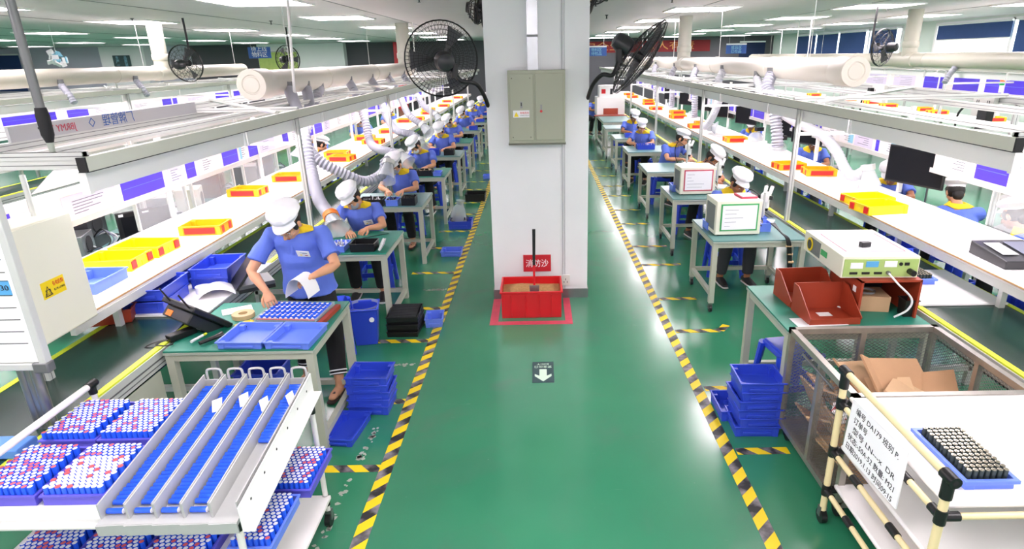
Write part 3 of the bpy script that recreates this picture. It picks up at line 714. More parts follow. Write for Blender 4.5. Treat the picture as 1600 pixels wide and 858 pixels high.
hose([(-3.1, 12.0, 2.1), (-2.95, 11.8, 1.9), (-2.75, 11.5, 1.45), (-2.5, 11.1, 1.25), (-2.2, 10.9, 1.2), (-2.05, 10.85, 1.1)], .062, 'grey corrugated hose bending down beside the fourth left worker', (-2.0, 10.75, .98), grp=GL)
hose([(-3.1, 13.4, 2.1), (-2.85, 13.1, 1.8), (-2.6, 12.7, 1.4), (-2.3, 12.5, 1.2)], .062, 'grey corrugated hose to the fifth left worker', (-2.15, 12.4, 1.05), grp=GL)
hose([(-3.1, 14.9, 2.1), (-2.85, 14.8, 1.75), (-2.6, 14.6, 1.4), (-2.3, 14.3, 1.25)], .062, 'grey corrugated hose to the sixth left worker', (-2.2, 14.2, 1.1), grp=GL)
hose([(-3.12, 9.2, 2.08), (-3.15, 9.0, 1.9), (-3.25, 8.9, 1.6), (-3.35, 8.8, 1.3)], .062, 'grey corrugated hose dropping straight to the left shelf', (-3.4, 8.75, 1.15), grp=GL)
hose([(3.28, 8.95, 2.16), (3.2, 8.85, 2.0), (3.25, 8.7, 1.8), (3.3, 8.6, 1.45), (3.32, 8.55, 1.2)], .075, 'fat white corrugated hose hanging from the right duct beside the black screens', None, grp=GR)
hose([(3.3, 9.6, 2.1), (3.3, 9.2, 1.8), (3.4, 8.4, 1.6), (3.45, 7.6, 1.5), (3.48, 7.2, 1.36), (3.5, 6.95, 1.18), (3.52, 6.8, 1.13), (3.55, 6.65, 1.2), (3.57, 6.6, 1.26)], .055, 'white corrugated hose bent in a hook over the right shelf, ending in a white funnel', (3.6, 6.56, 1.06), m='hose_light', grp=GR)
hose([(3.28, 11.3, 2.16), (3.2, 11.25, 2.0), (3.25, 11.3, 1.7), (3.25, 11.7, 1.3), (3.2, 11.9, 1.15), (3.3, 11.95, 1.12)], .062, 'white corrugated hose curving onto the right shelf behind the nearest seated pair', (3.42, 11.9, 1.1), m='hose_light', grp=GR)
hose([(3.28, 13.2, 2.16), (3.2, 13.1, 2.0), (3.25, 13.1, 1.7), (3.3, 13.2, 1.2)], .062, 'white corrugated hose hanging third along the right duct', None, grp=GR)
hose([(3.28, 15.2, 2.16), (3.2, 15.2, 2.0), (3.25, 15.3, 1.7), (3.3, 15.5, 1.25)], .062, 'white corrugated hose hanging by the right riser', None, grp=GR)
hose([(3.28, 17.6, 2.16), (3.2, 17.5, 2.0), (3.3, 17.4, 1.2)], .062, 'white corrugated hose farthest along the right duct', None, grp=GR)
for k, (x, y) in enumerate(((-7.9, 7), (-7.9, 8.9), (-7.9, 10.6), (-7.9, 12.6), (8.0, 9.6), (8.0, 12.2), (8, 16.5))):
    s = 1 if x > 0 else -1
    hose([(x-s*.05, y, 2.13), (x-s*.2, y-.1, 2.0), (x-s*.3, y-.15, 1.85)], .05, 'short grey hose stub %s under the duct of the second line on the %s' % (['nearest', 'second', 'third', 'farthest', 'nearest', 'second', 'farthest'][k], 'left' if x < 0 else 'right'), grp='hose stubs of the second lines')
# rods from the ceiling
tag(MB().cyl((-2.95, 7.75, 2.02), (-2.95, 8.0, ZC), .018, m='enamel', n=10).build('hanging_rod'), 'thin white rod hanging from the ceiling in front of the left duct', 'rod')
for (x, y, z) in ((3.1, 19, 2.35), (-2.9, 15.5, 2.05), (6.7, 16, 2.0), (7.2, 18, 2.1), (9.2, 24.5, 2.0)):
    tag(MB().cyl((x, y, z), (x, y, ZC), .014, m='enamel', n=8).build('hanging_rod'), {3.1: 'thin white rod beside the right wall fan', -2.9: 'thin white rod seen through the cage of the left wall fan', 6.7: 'thin white rod in front of the first blue blind', 7.2: 'second thin white rod in front of the blue blinds', 9.2: 'thin white rod near the second blue blind'}[x], 'rod')
t = thing('cable_drop', 'thick dark hanging cable conduit with a taped plug end at the upper left', 'cable', (-2.6, 3.32, 2.0))
MB().loft([(-.0, 0, 1.25), (.0, 0, .75), (.0, 0, .22)], [.022, .022, .022], n=12, m='alu_dark').build('conduit', t)
MB().loft([(0, 0, .24), (0, 0, .2), (0, 0, .1), (0, 0, .06)], [.026, .032, .03, .018], n=12, m='black_matt').loft([(.0, 0, .07), (0, 0, .0)], [.018, .012], n=10, m='mat_edge').bb(-.04, 0, -.004, .004, .13, .14, 'black').build('plug', t)
# banner board seen from behind
t = thing('sign_board', 'pale sign board with mirrored blue and red characters lying on the left overhead frame', 'sign', (-3.43, 4.05, 1.976))
MB().bb(-.01, .01, 0, 2.3, 0, .1, 'paper_grey').build('board', t, smooth=False)
def mir_y(x, y, z): return Matrix.Translation((x, y, z))@Matrix(((0, 0, 1, 0), (-1, 0, 0, 0), (0, 1, 0, 0), (0, 0, 0, 1)))
text('lettering', '厂牌管理', .1, mir_y(.012, 1.1, .05), 'sign_blue', t); text('lettering', 'JBRMY TX', .07, mir_y(.012, .45, .045), 'tape_red', t); text('lettering', '◇', .075, mir_y(.012, .78, .048), 'sign_blue', t)
# ---- yellow boxes
def ybox(w_, d_, h_, m, ends):
    t = tapered_tray(w_, d_, h_, .005, m, .004, .006)
    for x in (-w_/2+.02, w_/2-.02):
        for y in (-d_/2+.02, d_/2-.02): t.bb(x-.02, x+.02, y-.021, y+.021, 0, h_*.9, m)
    t.bb(-w_/2-.001, w_/2+.001, -.004, .004, .004, h_*.5, m)
    return t
YB1 = YB2 = None
def ybox_at(x, y, rz, kind, label, z=1.0, g=None):
    global YB1, YB2
    p = YB1 if kind == 1 else YB2
    if p is None:
        t = thing('parts_tray', label, 'tray', (x, y, z), R(rz), g)
        if kind == 1:      # plain yellow with small red corner marks
            ybox(.4, .3, .085, 'yellow', 0).build('box', t, bevel=.002); 
            for q in (-1, 1):
                for yy in (-.105, .105): MB().bb(q*.2-.004, q*.2+.004, yy-.03, yy+.03, .012, .072, 'red').build('red_mark', t, smooth=False)
            YB1 = t
        else:
            ybox(.36, .27, .085, 'orange_yellow', 0).build('box', t, bevel=.002); 
            for q in (-1, 1):
                MB().bb(-.13, .13, q*.135-.004, q*.135+.004, .014, .068, 'red').build('red_panel', t, smooth=False)
                for yy in (-.078, .078): MB().bb(q*.18-.004, q*.18+.004, yy-.022, yy+.022, .012, .07, 'red').build('red_mark', t, smooth=False)
            YB2 = t
    else: dup(p, (x, y, z), R(rz), label, g)
GYL = 'yellow and red trays on the left shelf'; GYR = 'yellow and red trays on the right shelf'
ybox_at(-3.22, 4.42, 2, 1, 'bright yellow tray at the near end of the left shelf, front of the pair', g=GYL)
ybox_at(-3.2, 4.76, -2, 1, 'bright yellow tray on the left shelf, rear one of the touching pair', g=GYL)
ybox_at(-3.02, 5.38, 4, 2, 'yellow tray with a long red panel, second place along the left shelf', g=GYL)
ybox_at(-3.35, 6.98, -3, 2, 'yellow tray with red panel on the left shelf, left of the nearest post', g=GYL)
ybox_at(-3.2, 7.85, 2, 2, 'orange-yellow tray with red panel standing behind the nearest left post', g=GYL)
for k, (x, y, l) in enumerate(((-3.0, 9.4, 'orange tray on the left shelf beyond the third hose, front one'), (-3.2, 9.85, 'tray behind the hose on the left shelf, touching the one in front'), (-3.0, 11.35, 'orange tray by the second left post'), (-3.3, 11.9, 'orange tray just beyond the second left post, far side of the shelf'),
                               (-3.1, 13.0, 'orange tray on the left shelf next to the fourth worker'), (-3.2, 15.2, 'orange tray on the left shelf left of the fifth worker'), (-3.0, 15.7, 'orange tray on the left shelf touching the one left of the fifth worker'), (-3.0, 17.3, 'orange tray on the left shelf near the sixth worker'),
                               (-3.2, 18.6, 'orange tray on the left shelf near the seventh worker'), (-2.95, 20, 'orange tray on the left shelf below the wall fan'), (-3.1, 22, 'far orange tray on the left shelf'), (-3.0, 24, 'farthest orange tray on the left shelf'))):
    ybox_at(x, y, (k*37) % 14-7, 2, l, g=GYL)
ybox_at(3.24, 5.7, 8, 1, 'bright yellow tray on the right shelf, near one of the touching pair', g=GYR); ybox_at(3.3, 6.02, 5, 1, 'bright yellow tray on the right shelf, far one of the touching pair', g=GYR)
for k, (x, y, l) in enumerate(((3.5, 7.6, 'orange tray with red panel right of the nearest right post'), (3.3, 8.05, 'orange tray with red panel just left of the nearest right post'), (3.42, 10.75, 'orange tray on the right shelf below the black screens'), (3.3, 12.9, 'orange tray on the right shelf behind the white hose'), (3.55, 13.4, 'orange tray on the far side of the right shelf behind the white hose'), (3.35, 15.0, 'orange tray on the right shelf by the third post'),
                               (3.6, 16.2, 'orange tray on the far side of the right shelf'), (3.3, 17.5, 'orange tray on the right shelf by the fourth post'), (3.4, 19.3, 'orange tray on the right shelf right of the white machine'), (3.6, 20.5, 'orange tray beyond the white machine, far side of the shelf'), (3.4, 22.6, 'far orange tray on the right shelf'), (3.5, 24.2, 'farthest orange tray on the right shelf'))):
    ybox_at(x, y, (k*53) % 14-7, 2, l, g=GYR)
for k, (x, y) in enumerate(((8.95, 12.3), (8.85, 13.9), (9.0, 14.7), (8.85, 15.9), (9.0, 17), (8.9, 18.1), (8.9, 20.4))):
    ybox_at(x, y, 0, 2, '%s orange tray with red panel on the second line to the right' % ORD[k], z=1.1, g='orange trays on the right second line')
for k, (x, y) in enumerate(((-8.4, 12.1), (-8.5, 13.9), (-8.8, 15.6), (-8.7, 17.3), (-8.4, 18.7))):
    ybox_at(x, y, 0, 2, '%s orange tray on the second line to the left' % ORD[k], g='orange trays on the left second line')
# ---- screens
MON = None
def monitor(x, y, z, rz, tilt, label, g=None, w_=.55, h_=.33, big=False, stand=True):
    global MON
    if MON is None or big:
        t = thing('monitor', label, 'monitor', (x, y, z), R(rz), g)
        MB().bb(-w_/2, w_/2, -.015, .015, 0, h_, 'black').build('housing', t, bevel=.006)
        MB().bb(-w_/2+.015, w_/2-.015, -.0165, -.015, .02, h_-.015, 'screen').build('screen_panel', t, smooth=False)
        MB().bb(-.03, .03, .015, .04, h_*.3, h_*.6, 'black').bb(-.02, .02, .03, .05, h_*.4, h_*.5+.25, 'alu').build('mount', t)
        if not big: MON = t
        return t
    return dup(MON, (x, y, z), R(rz), label, g)
monitor(3.84, 6.2, 1.14, -68, 0, 'large black flat screen hanging over the right shelf, nearest one', big=True, w_=.64, h_=.38)
GM = 'black flat screens hanging over the right shelf'
for k, (y, l) in enumerate(((8.9, 'black flat screen hanging left of the nearest right post'), (9.7, 'black flat screen just beyond the fat white hose'), (11.6, 'black flat screen third from the front over the right shelf'), (12.9, 'black flat screen fourth from the front over the right shelf'), (14.6, 'black flat screen fifth from the front over the right shelf'), (16.4, 'black flat screen sixth from the front over the right shelf'), (18.4, 'small far black flat screen over the right shelf'))):
    monitor(3.86, y, 1.2, -66, 0, l, GM)
t = thing('monitor', 'small black screen standing behind the left shelf among cables', 'monitor', (-3.95, 6.0, .74), R(52))
MB().bb(-.26, .26, -.015, .02, 0, .34, 'black').build('housing', t, bevel=.006); MB().bb(-.225, .225, -.0165, -.015, .03, .29, 'screen').build('screen_panel', t, smooth=False); MB().bb(-.24, -.2, -.018, -.015, .3, .325, 'paper').bb(-.03, .03, -.018, -.015, .305, .32, 'paper').build('sticker', t)
MB().bb(-.1, .1, -.05, .12, -.02, 0, 'black').bb(-.02, .02, .02, .05, 0, .2, 'black').build('stand', t)
# bench behind left shelf with testers and cables
t = thing('rear_bench', 'grey-green bench behind the left shelf holding testers', 'workbench', (-4.35, 5.2, 0))
MB().bb(-.35, .35, 0, 2.4, .69, .72, 'grey_green_mat').build('bench_top', t, smooth=False)
for x in (-.32, .32):
    for y in (.04, 2.36): MB().bb(x-.02, x+.02, y-.02, y+.02, 0, .69, 'frame_paint').build('leg', t, smooth=False)
for (x, y, w_, h_, m, l) in ((-4.4, 6.9, .3, .3, 'steel', 'grey tester box with a round fan behind the left screen'), (-4.4, 5.5, .32, .24, 'steel', 'grey tester box left of the small black screen'), (-4.25, 7.35, .26, .3, 'frame_paint', 'pale tester box behind the left acrylic screen')):
    t = thing('tester_box', l, 'tester', (x, y, .72), R(20)); MB().bb(-w_/2, w_/2, -.16, .16, 0, h_, m).build('case', t, bevel=.004)
    MB().cyl((w_/2-.01, 0, h_*.55), (w_/2+.006, 0, h_*.55), .08, m='black_matt', n=20).build('fan_grille', t)
    c = MB()
    for q in range(5): cable(c, [(w_/2, -.1+q*.05, .08), (w_/2+.12, -.12+q*.03, .12-q*.02), (w_/2+.16, -.2+q*.06, .03), (w_/2+.1, -.3+q*.1, .012)], .006, random.choice(['black', 'print_grey', 'paper_grey']))
    c.build('cables', t)
t = thing('rear_bench', 'second grey-green bench behind the left shelf, beyond the nearest post', 'workbench', (-4.35, 8.0, 0))
MB().bb(-.35, .35, 0, 2.4, .69, .72, 'grey_green_mat').build('bench_top', t, smooth=False)
for x in (-.32, .32):
    for y in (.04, 2.36): MB().bb(x-.02, x+.02, y-.02, y+.02, 0, .69, 'frame_paint').build('leg', t, smooth=False)
for k, (x, y, w_, h_, m, l) in enumerate(((-4.55, 5.9, .3, .42, 'charcoal', 'dark tester tower behind the small black screen'), (-4.5, 8.3, .34, .36, 'charcoal', 'dark tester box behind the left acrylic screen near the first post'), (-4.3, 9.0, .3, .3, 'alu_dark', 'grey tester box behind the left shelf beside the hose'), (-4.4, 9.8, .3, .4, 'charcoal', 'dark tester box behind the left shelf, next to the turned-away worker'))):
    t = thing('tester_box', l, 'tester', (x, y, .72), R(10+k*6)); MB().bb(-w_/2, w_/2, -.18, .18, 0, h_, m).build('case', t, bevel=.004)
    MB().cyl((w_/2-.01, 0, h_*.55), (w_/2+.006, 0, h_*.55), .09, m='black_matt', n=20).build('fan_grille', t); c = MB()
    for q in range(6): cable(c, [(w_/2, -.12+q*.05, h_*.3), (w_/2+.1, -.14+q*.05, h_*.5-q*.03), (w_/2+.18, -.2+q*.07, .1), (w_/2+.12, -.3+q*.1, .012)], .007, ['black', 'print_grey', 'paper_grey'][q % 3])
    c.build('cables', t)
for k, (x, y) in enumerate(((-4.9, 5.6), (-4.95, 8.6), (4.75, 7.6), (4.9, 10.6), (5.2, 6.2))):
    t = thing('trolley', ['dark equipment trolley behind the left bench', 'dark equipment trolley beyond the left acrylic screen', 'dark trolley behind the right shelf near the nearest post', 'dark trolley far behind the right shelf', 'dark trolley behind the black-haired worker'][k], 'trolley', (x, y, 0), R(8*k))
    for z in (.25, .6, .95): MB().bb(-.2, .2, -.35, .35, z-.02, z, 'alu_dark').build('deck', t, smooth=False)
    for sx in (-.19, .19):
        for sy in (-.34, .34): MB().cyl((sx, sy, .07), (sx, sy, .97), .012, m='steel').cyl((sx-.01, sy, .035), (sx+.01, sy, .035), .035, m='black').build('leg', t)
# power sockets and adaptor on the right frames
for (x, y, z, ad, l) in ((4.82, 6.75, 1.88, 1, 'socket box with a black plug on the overhead rail at the right edge'), (4.82, 8.9, 1.88, 0, 'socket box with a thin black cord on the same overhead rail, further left')):
    t = thing('socket_box', l, 'socket', (x, y, z)); MB().bb(-.05, .0, -.16, .16, -.12, .12, 'socket').build('plate', t, bevel=.004)
    s_ = MB()
    for q in (-1, 1): s_.bb(-.052, -.05, q*.08-.02, q*.08-.01, .02, .05, 'black').bb(-.052, -.05, q*.08+.01, q*.08+.02, .02, .05, 'black')
    s_.build('slot', t); c = MB()
    if ad: c.bb(-.13, -.05, -.2, -.06, -.26, .0, 'black')
    else: c.bb(-.1, -.05, .1, .18, 0, .07, 'black')
    cable(c, [(-.1, -.05, 0), (-.13, .1, 0), (-.12, .25, -.1), (-.1, .3, -.25)], .012); c.build('plug', t)
t = thing('signal_tower', 'small red, orange and green signal light standing on the second line at the right', 'signal light', (9.2, 12.6, 1.62))
MB().cyl((0, 0, 0), (0, 0, .14), .035, m='enamel').build('base', t)
for z, m in ((.14, 'green_lamp'), (.2, 'orange_lamp'), (.26, 'red')): MB().cyl((0, 0, z), (0, 0, z+.055), .045, m=m, n=14).build('lens', t)
MB().cyl((0, 0, .32), (0, 0, .36), .045, .01, m='enamel').build('top_cap', t)
# ================================================================ worktables
def table(x0, x1, y0, y1, m, label, casters=False, grp=None, z=.75):
    cx, cy = (x0+x1)/2, (y0+y1)/2; t = thing('worktable', label, 'table', (cx, cy, 0), 0, grp); a = (x1-x0)/2; b = (y1-y0)/2
    MB().bb(-a, a, -b, b, z-.012, z, m).bb(-a-.003, a+.003, -b-.003, b+.003, z-.03, z-.012, 'mat_edge').build('tabletop', t, bevel=.002)
    f = MB(); zz = .1 if casters else 0
    for y in (-b+.03, b-.03): f.bb(-a+.02, a-.02, y-.02, y+.02, z-.075, z-.03, 'frame_paint')
    for x in (-a+.03, a-.03): f.bb(x-.02, x+.02, -b+.03, b-.03, z-.075, z-.03, 'frame_paint')
    f.build('apron', t, smooth=False)
    f = MB()
    for x in (-a+.03, a-.03): f.bb(x-.02, x+.02, -b+.05, b-.05, zz+.07, zz+.11, 'frame_paint')
    f.bb(-a+.03, a-.03, b-.05, b-.01, zz+.07, zz+.11, 'frame_paint'); f.build('stretcher', t, smooth=False)
    for x in (-a+.03, a-.03):
        for y in (-b+.03, b-.03):
            MB().bb(x-.025, x+.025, y-.025, y+.025, zz, z-.03, 'frame_paint').build('leg', t, smooth=False)
            if casters: MB().cyl((x-.012, y, .035), (x+.012, y, .035), .035, m='black', n=14).bb(x-.02, x+.02, y-.006, y+.02, .035, .1, 'steel').build('caster', t)
    return t
LY = [3.45, 5.42, 7.33, 9.27, 11.29, 13.13, 15.39, 17.4, 19.5, 21.6]
RY = [5.63, 7.46, 9.34, 11.4, 13.35, 15.3]
GT = 'worktables left of the aisle'; GU = 'worktables right of the aisle'
for k, y in enumerate(LY):
    table(-2.37, -1.43, y, y+.8, 'green_mat' if k in (0, 1, 3, 5) else 'grey_green_mat', '%s green-topped worktable from the front, left of the aisle' % ORD[k], grp=GT)
for k, y in enumerate(RY):
    table(1.67, 2.58, y, y+.84, 'grey_green_mat', '%s wheeled grey-green worktable in the row of seated workers right of the aisle' % ORD[k], casters=True, grp=GU)
table(1.6, 2.56, 3.6, 4.42, 'green_mat', 'green-topped worktable behind the mesh cage, carrying the red bins and the grey power unit')
table(1.78, 2.6, 16.9, 19.4, 'grey_green_mat', 'long far worktable right of the aisle in front of the white machine')
# stools
STP = None
def stool(x, y, rz, label, grp):
    global STP
    if STP is None:
        t = thing('plastic_stool', label, 'stool', (x, y, 0), R(rz), grp); a = .14
        MB().bb(-a, a, -a, a, .43, .45, 'blue_stool').bb(-a-.008, a+.008, -a-.008, a+.008, .39, .435, 'blue_stool').build('seat', t, bevel=.008)
        for sx in (-1, 1):
            for sy in (-1, 1): MB().loft([(sx*.185, sy*.185, 0), (sx*.145, sy*.145, .42)], [(.035, .018), (.045, .03)], side=(sx, -sy, 0), n=8, m='blue_stool').build('leg', t)
        MB().bb(-.15, .15, -.165, -.15, .15, .2, 'blue_stool').bb(-.15, .15, .15, .165, .15, .2, 'blue_stool').bb(-.165, -.15, -.15, .15, .15, .2, 'blue_stool').bb(.15, .165, -.15, .15, .15, .2, 'blue_stool').build('brace', t, smooth=False)
        STP = t; return t
    return dup(STP, (x, y, 0), R(rz), label, grp)
GS = 'blue plastic stools of the left row'; GZ = 'blue plastic stools of the right row'
stool(-1.87, 4.98, 12, 'blue plastic stool behind the standing worker, beside the blue waste bin', GS)
for k, y in enumerate(LY[1:]): stool(-1.86, y+1.18, 5, 'blue plastic stool under the %s seated worker from the front in the left row' % ORD[k], GS)
for k, y in enumerate(RY): stool(2.16, y+1.2, -6, 'blue plastic stool under the %s seated worker from the front in the right row' % ORD[k], GZ)
# blue trays
BT = {}
def btray(x, y, z, rz, label, w_=.3, d_=.36, h_=.085, m='blue', g=None, rot=None):
    key = (w_, d_, h_, m)
    if key not in BT:
        t = thing('plastic_tray', label, 'tray', (x, y, z), R(rz), g); b = tapered_tray(w_, d_, h_, .005, m, .012, .008)
        for q in (-1, 1):
            for p in (-1, 1): b.bb(q*(w_/2-.03)-.018, q*(w_/2-.03)+.018, p*(d_/2-.03)-.022, p*(d_/2-.03)+.022, 0, h_*.82, m)
            b.bb(-w_*.3, w_*.3, q*(d_/2-.005)-.004, q*(d_/2-.005)+.004, h_*.25, h_*.5, m)
        b.build('tray_body', t, bevel=.002); BT[key] = t
    else: t = dup(BT[key], (x, y, z), R(rz), label, g)
    if rot: t.rotation_euler = rot
    return t
G1 = 'stack of blue trays left of the aisle'
for k, w_ in enumerate(('bottom', 'second from the bottom', 'middle', 'second from the top', 'top')):
    btray(-1.265+.006*((k*7) % 3), 3.99-.004*(k % 2), .0+k*.058, (k*5) % 4-2, '%s tray of the blue stack beside the nearest left worktable' % w_, .31, .26, .075, g=G1)
btray(-1.36, 3.66, 0, -7, 'single flat blue tray on the floor under the nearest left worktable', .22, .36, .06)
G2 = 'stack of blue trays right of the aisle'
for k, w_ in enumerate(('bottom', 'second', 'third', 'fourth', 'fifth', 'top')):
    btray(1.45+.01*((k*5) % 3), 3.65, k*.066, (k*3) % 5-2, '%s tray, counted from the floor, of the blue stack beside the mesh cage' % w_, .31, .28, .08, g=G2)
btray(1.36, 3.85, 0, 0, 'blue tray on the floor half hidden behind the blue stack on the right', .22, .3)
btray(-1.0-.16, 7.72, 0, 0, 'small blue tray on the floor near the third left worktable', .28, .24, .07, 'blue_light')
btray(-1.2, 9.1, 0, 0, 'blue tray of scrap under a clear plastic bag near the tape on the left', .36, .3, .12)
btray(-1.04, 5.5, 0, 4, 'small blue tray behind the black boxes on the floor', .18, .24, .09, 'blue_light')
btray(-1.05, 13.1, 0, 0, 'small far blue tray with white pieces on the floor left of the aisle', .28, .24, .07, 'blue_light')
t = thing('plastic_bag', 'clear plastic bag of dark scrap on the floor tray on the left', 'bag', (-1.22, 9.12, .05))
MB().loft([(0, 0, .02), (-.02, 0, .12), (0, 0, .24), (.02, 0, .3), (.03, 0, .36)], [.12, .13, .1, .05, .07], n=11, m='plastic_clear').build('bag', t)
sc = MB()
for k in range(60): sc.box((random.uniform(-.14, .14), random.uniform(-.11, .11), random.uniform(.06, .12)), (.04, .008, .01), random.choice(['black', 'steel', 'charcoal']), (random.random()*3, random.random()*3, random.random()*3))
tag(sc.build('scrap', t), kind='stuff')
# black floor boxes
G3 = 'black boxes stacked by the second left worktable'
for k in range(5):
    t = thing('black_box', '%s black box in the floor stack by the second left worktable' % ['lowest', 'lower middle', 'middle', 'upper middle', 'topmost'][k], 'box', (-1.29+.012*((k*3) % 3), 5.35+.02*(k % 2), .0+k*.038), R(-2+k), G3)
    tapered_tray(.3, .34, .05, .004, 'black', .008, .006).bb(-.13, .13, -.15, .15, .01, .04, 'black_matt').build('box', t, bevel=.002)
    if k == 4:
        gm = MB()
        for q in range(12): gm.bb(-.13, .13, -.15+q*.026, -.14+q*.026, .04, .052, 'charcoal')
        gm.build('ribs', t)
t = thing('black_box', 'open black tray on the floor near the fourth left worktable', 'box', (-1.15, 11.0, 0)); tapered_tray(.38, .34, .13, .006, 'black', .015, .012).build('box', t, bevel=.002)
# waste bin
t = thing('waste_bin', 'deep blue waste bin lined with a bag between the first two left worktables', 'waste bin', (-1.6, 5.12, 0), R(10))
tapered_tray(.27, .26, .36, .006, 'blue', .04, .012).build('bin', t, bevel=.006)
MB().loft([(0, 0, .345), (0, 0, .372)], [(.131, .126), (.137, .132)], n=16, caps=False, m='plastic_clear').cyl((.07, -.122, .26), (.07, -.13, .26), .022, m='paper').build('liner', t)
t = thing('storage_bin', 'dark blue bin on the floor under the nearest left worktable', 'bin', (-2.1, 4.1, 0)); tapered_tray(.34, .3, .3, .006, 'blue', .03, .012).build('bin', t, bevel=.006)
stool(1.82, 4.0, 8, 'blue plastic stool under the table with the brick-red bins', None)
# ---- on the nearest left table
GA = 'shallow blue trays on the nearest left worktable'
btray(-1.885, 3.615, .75, -3, 'shallow blue tray with a few blue cells on the nearest left worktable', .3, .32, .05, 'blue_light', g=GA)
btray(-1.58, 3.6, .75, -4, 'empty shallow blue tray at the front right corner of the nearest left worktable', .3, .32, .05, 'blue_light', g=GA)
t = thing('cell_fixture', 'clear framed fixture tray filled with rows of blue cells on the nearest left worktable', 'fixture', (-1.7, 3.985, .75), R(-5))
MB().bb(-.24, .18, -.15, .15, 0, .03, 'plastic_clear').bb(-.25, .19, -.16, -.15, 0, .045, 'clear').bb(-.25, .19, .15, .16, 0, .045, 'clear').bb(.18, .19, -.16, .16, 0, .045, 'clear').bb(-.25, -.24, -.16, .16, 0, .045, 'clear').build('tray', t, smooth=False)
MB().bb(.2, .235, -.17, .15, 0, .03, 'brick_red').build('red_bar', t, bevel=.002)
for j in range(4):
    for i in range(11):
        m_ = MB().cyl((-.225+i*.038, -.135+j*.072, .035), (-.225+i*.038+.01, -.075+j*.072, .035), .0125, m='cell_blue', n=10).cyl((-.225+i*.038-.001, -.138+j*.072, .036), (-.225+i*.038, -.134+j*.072, .036), .0115, m='cell_white', n=10)
        m_.bb(-.232+i*.038, -.218+i*.038, -.11+j*.072, -.095+j*.072, .046, .05, 'cell_white'); m_.build('cell_slot', t)
MB().bb(-.24, .17, -.15, -.14, .03, .036, 'bin_red').build('red_strip', t)
t = thing('touch_terminal', 'black touch terminal seen from behind, leaning back on the nearest left worktable', 'terminal', (-2.27, 3.93, .75), R(146))
bx = MB(); bx.bb(-.2, .2, -.02, .02, 0, .3, 'black', rot=(R(-48), 0, 0), piv=(0, 0, 0)).bb(-.16, .16, .02, .1, .02, .27, 'charcoal', rot=(R(-48), 0, 0), piv=(0, 0, 0)); bx.build('housing', t, bevel=.008)
MB().bb(-.18, .18, -.022, -.02, .02, .28, 'screen', rot=(R(-48), 0, 0), piv=(0, 0, 0)).build('screen_panel', t)
MB().loft([(0, .08, .1), (0, .12, .03), (0, .08, .012)], [.02, .018, .018], m='black').bb(-.12, .12, -.02, .16, 0, .014, 'black').build('stand', t)
an = MB()
for x in (-.14, .1): an.loft([(x, .22, .2), (x+.02, .26, .3)], [.007, .005], m='black', n=6)
an.build('antenna', t); MB().bb(.05, .12, .05, .09, .27, .274, 'orange_lamp', rot=(R(-48), 0, 0), piv=(0, 0, 0)).bb(-.1, -.04, .1, .102, .12, .17, 'paper_grey', rot=(R(-48), 0, 0), piv=(0, 0, 0)).build('sticker', t)
t = thing('power_adaptor', 'black power adaptor with cables at the front left of the nearest left worktable', 'adaptor', (-2.36, 3.66, .75), R(60))
MB().bb(-.09, .09, -.03, .03, 0, .045, 'black').build('brick', t, bevel=.006); c = MB()
cable(c, [(.09, 0, .02), (.16, .05, .02), (.2, .12, .04), (.22, .2, .06)], .006); cable(c, [(-.09, 0, .02), (-.16, .02, .01), (-.15, -.08, .02), (-.1, -.07, .008)], .004)
cable(c, [(-.09, .01, .02), (-.22, .06, -.02), (-.2, -.02, -.3), (-.15, -.04, -.7)], .005); c.build('cables', t)
t = thing('scanner', 'small black barcode scanner lying on the nearest left worktable', 'scanner', (-2.12, 3.58, .75), R(50))
MB().loft([(-.08, 0, .02), (.02, 0, .025), (.07, 0, .03)], [(.014, .012), (.016, .014), (.03, .02)], side=(0, 1, 0), m='black').build('body', t)
t = thing('marker_pen', 'white marker with green tip hanging on the terminal cable', 'pen', (-2.22, 3.6, .76), R(75)); MB().cyl((-.06, 0, .01), (.04, 0, .01), .009, m='paper').build('barrel', t); MB().cyl((.04, 0, .01), (.07, 0, .01), .008, m='belt_yellow').build('tip', t)
t = thing('pliers', 'yellow and black handled pliers on the nearest left worktable', 'pliers', (-1.99, 3.85, .755), R(65))
for s in (-1, 1): MB().loft(smooth_pts([(-.1, s*.035, .015), (-.04, s*.028, .015), (0.01, s*.006, .015)], 5), .01, m='yellow').loft(smooth_pts([(-.09, s*.042, .016), (-.05, s*.034, .016)], 4), .009, m='black').build('handle', t)
MB().loft([(.005, 0, .015), (.035, 0, .015), (.075, 0, .014)], [(.014, .008), (.013, .008), (.003, .004)], side=(0, 1, 0), m='steel').build('jaws', t)
t = thing('tape_roll', 'tan roll of tape lying behind the pliers on the nearest left worktable', 'tape roll', (-2.1, 3.98, .75)); MB().lathe([(.03, 0), (.075, 0), (.075, .03), (.03, .03), (.03, 0)], 24, m='tan').build('roll', t)
t = thing('tape_roll', 'white tape roll behind the black terminal', 'tape roll', (-2.62, 4.45, .765)); MB().lathe([(.025, 0), (.055, 0), (.055, .05), (.025, .05), (.025, 0)], 24, m='paper').build('roll', t)
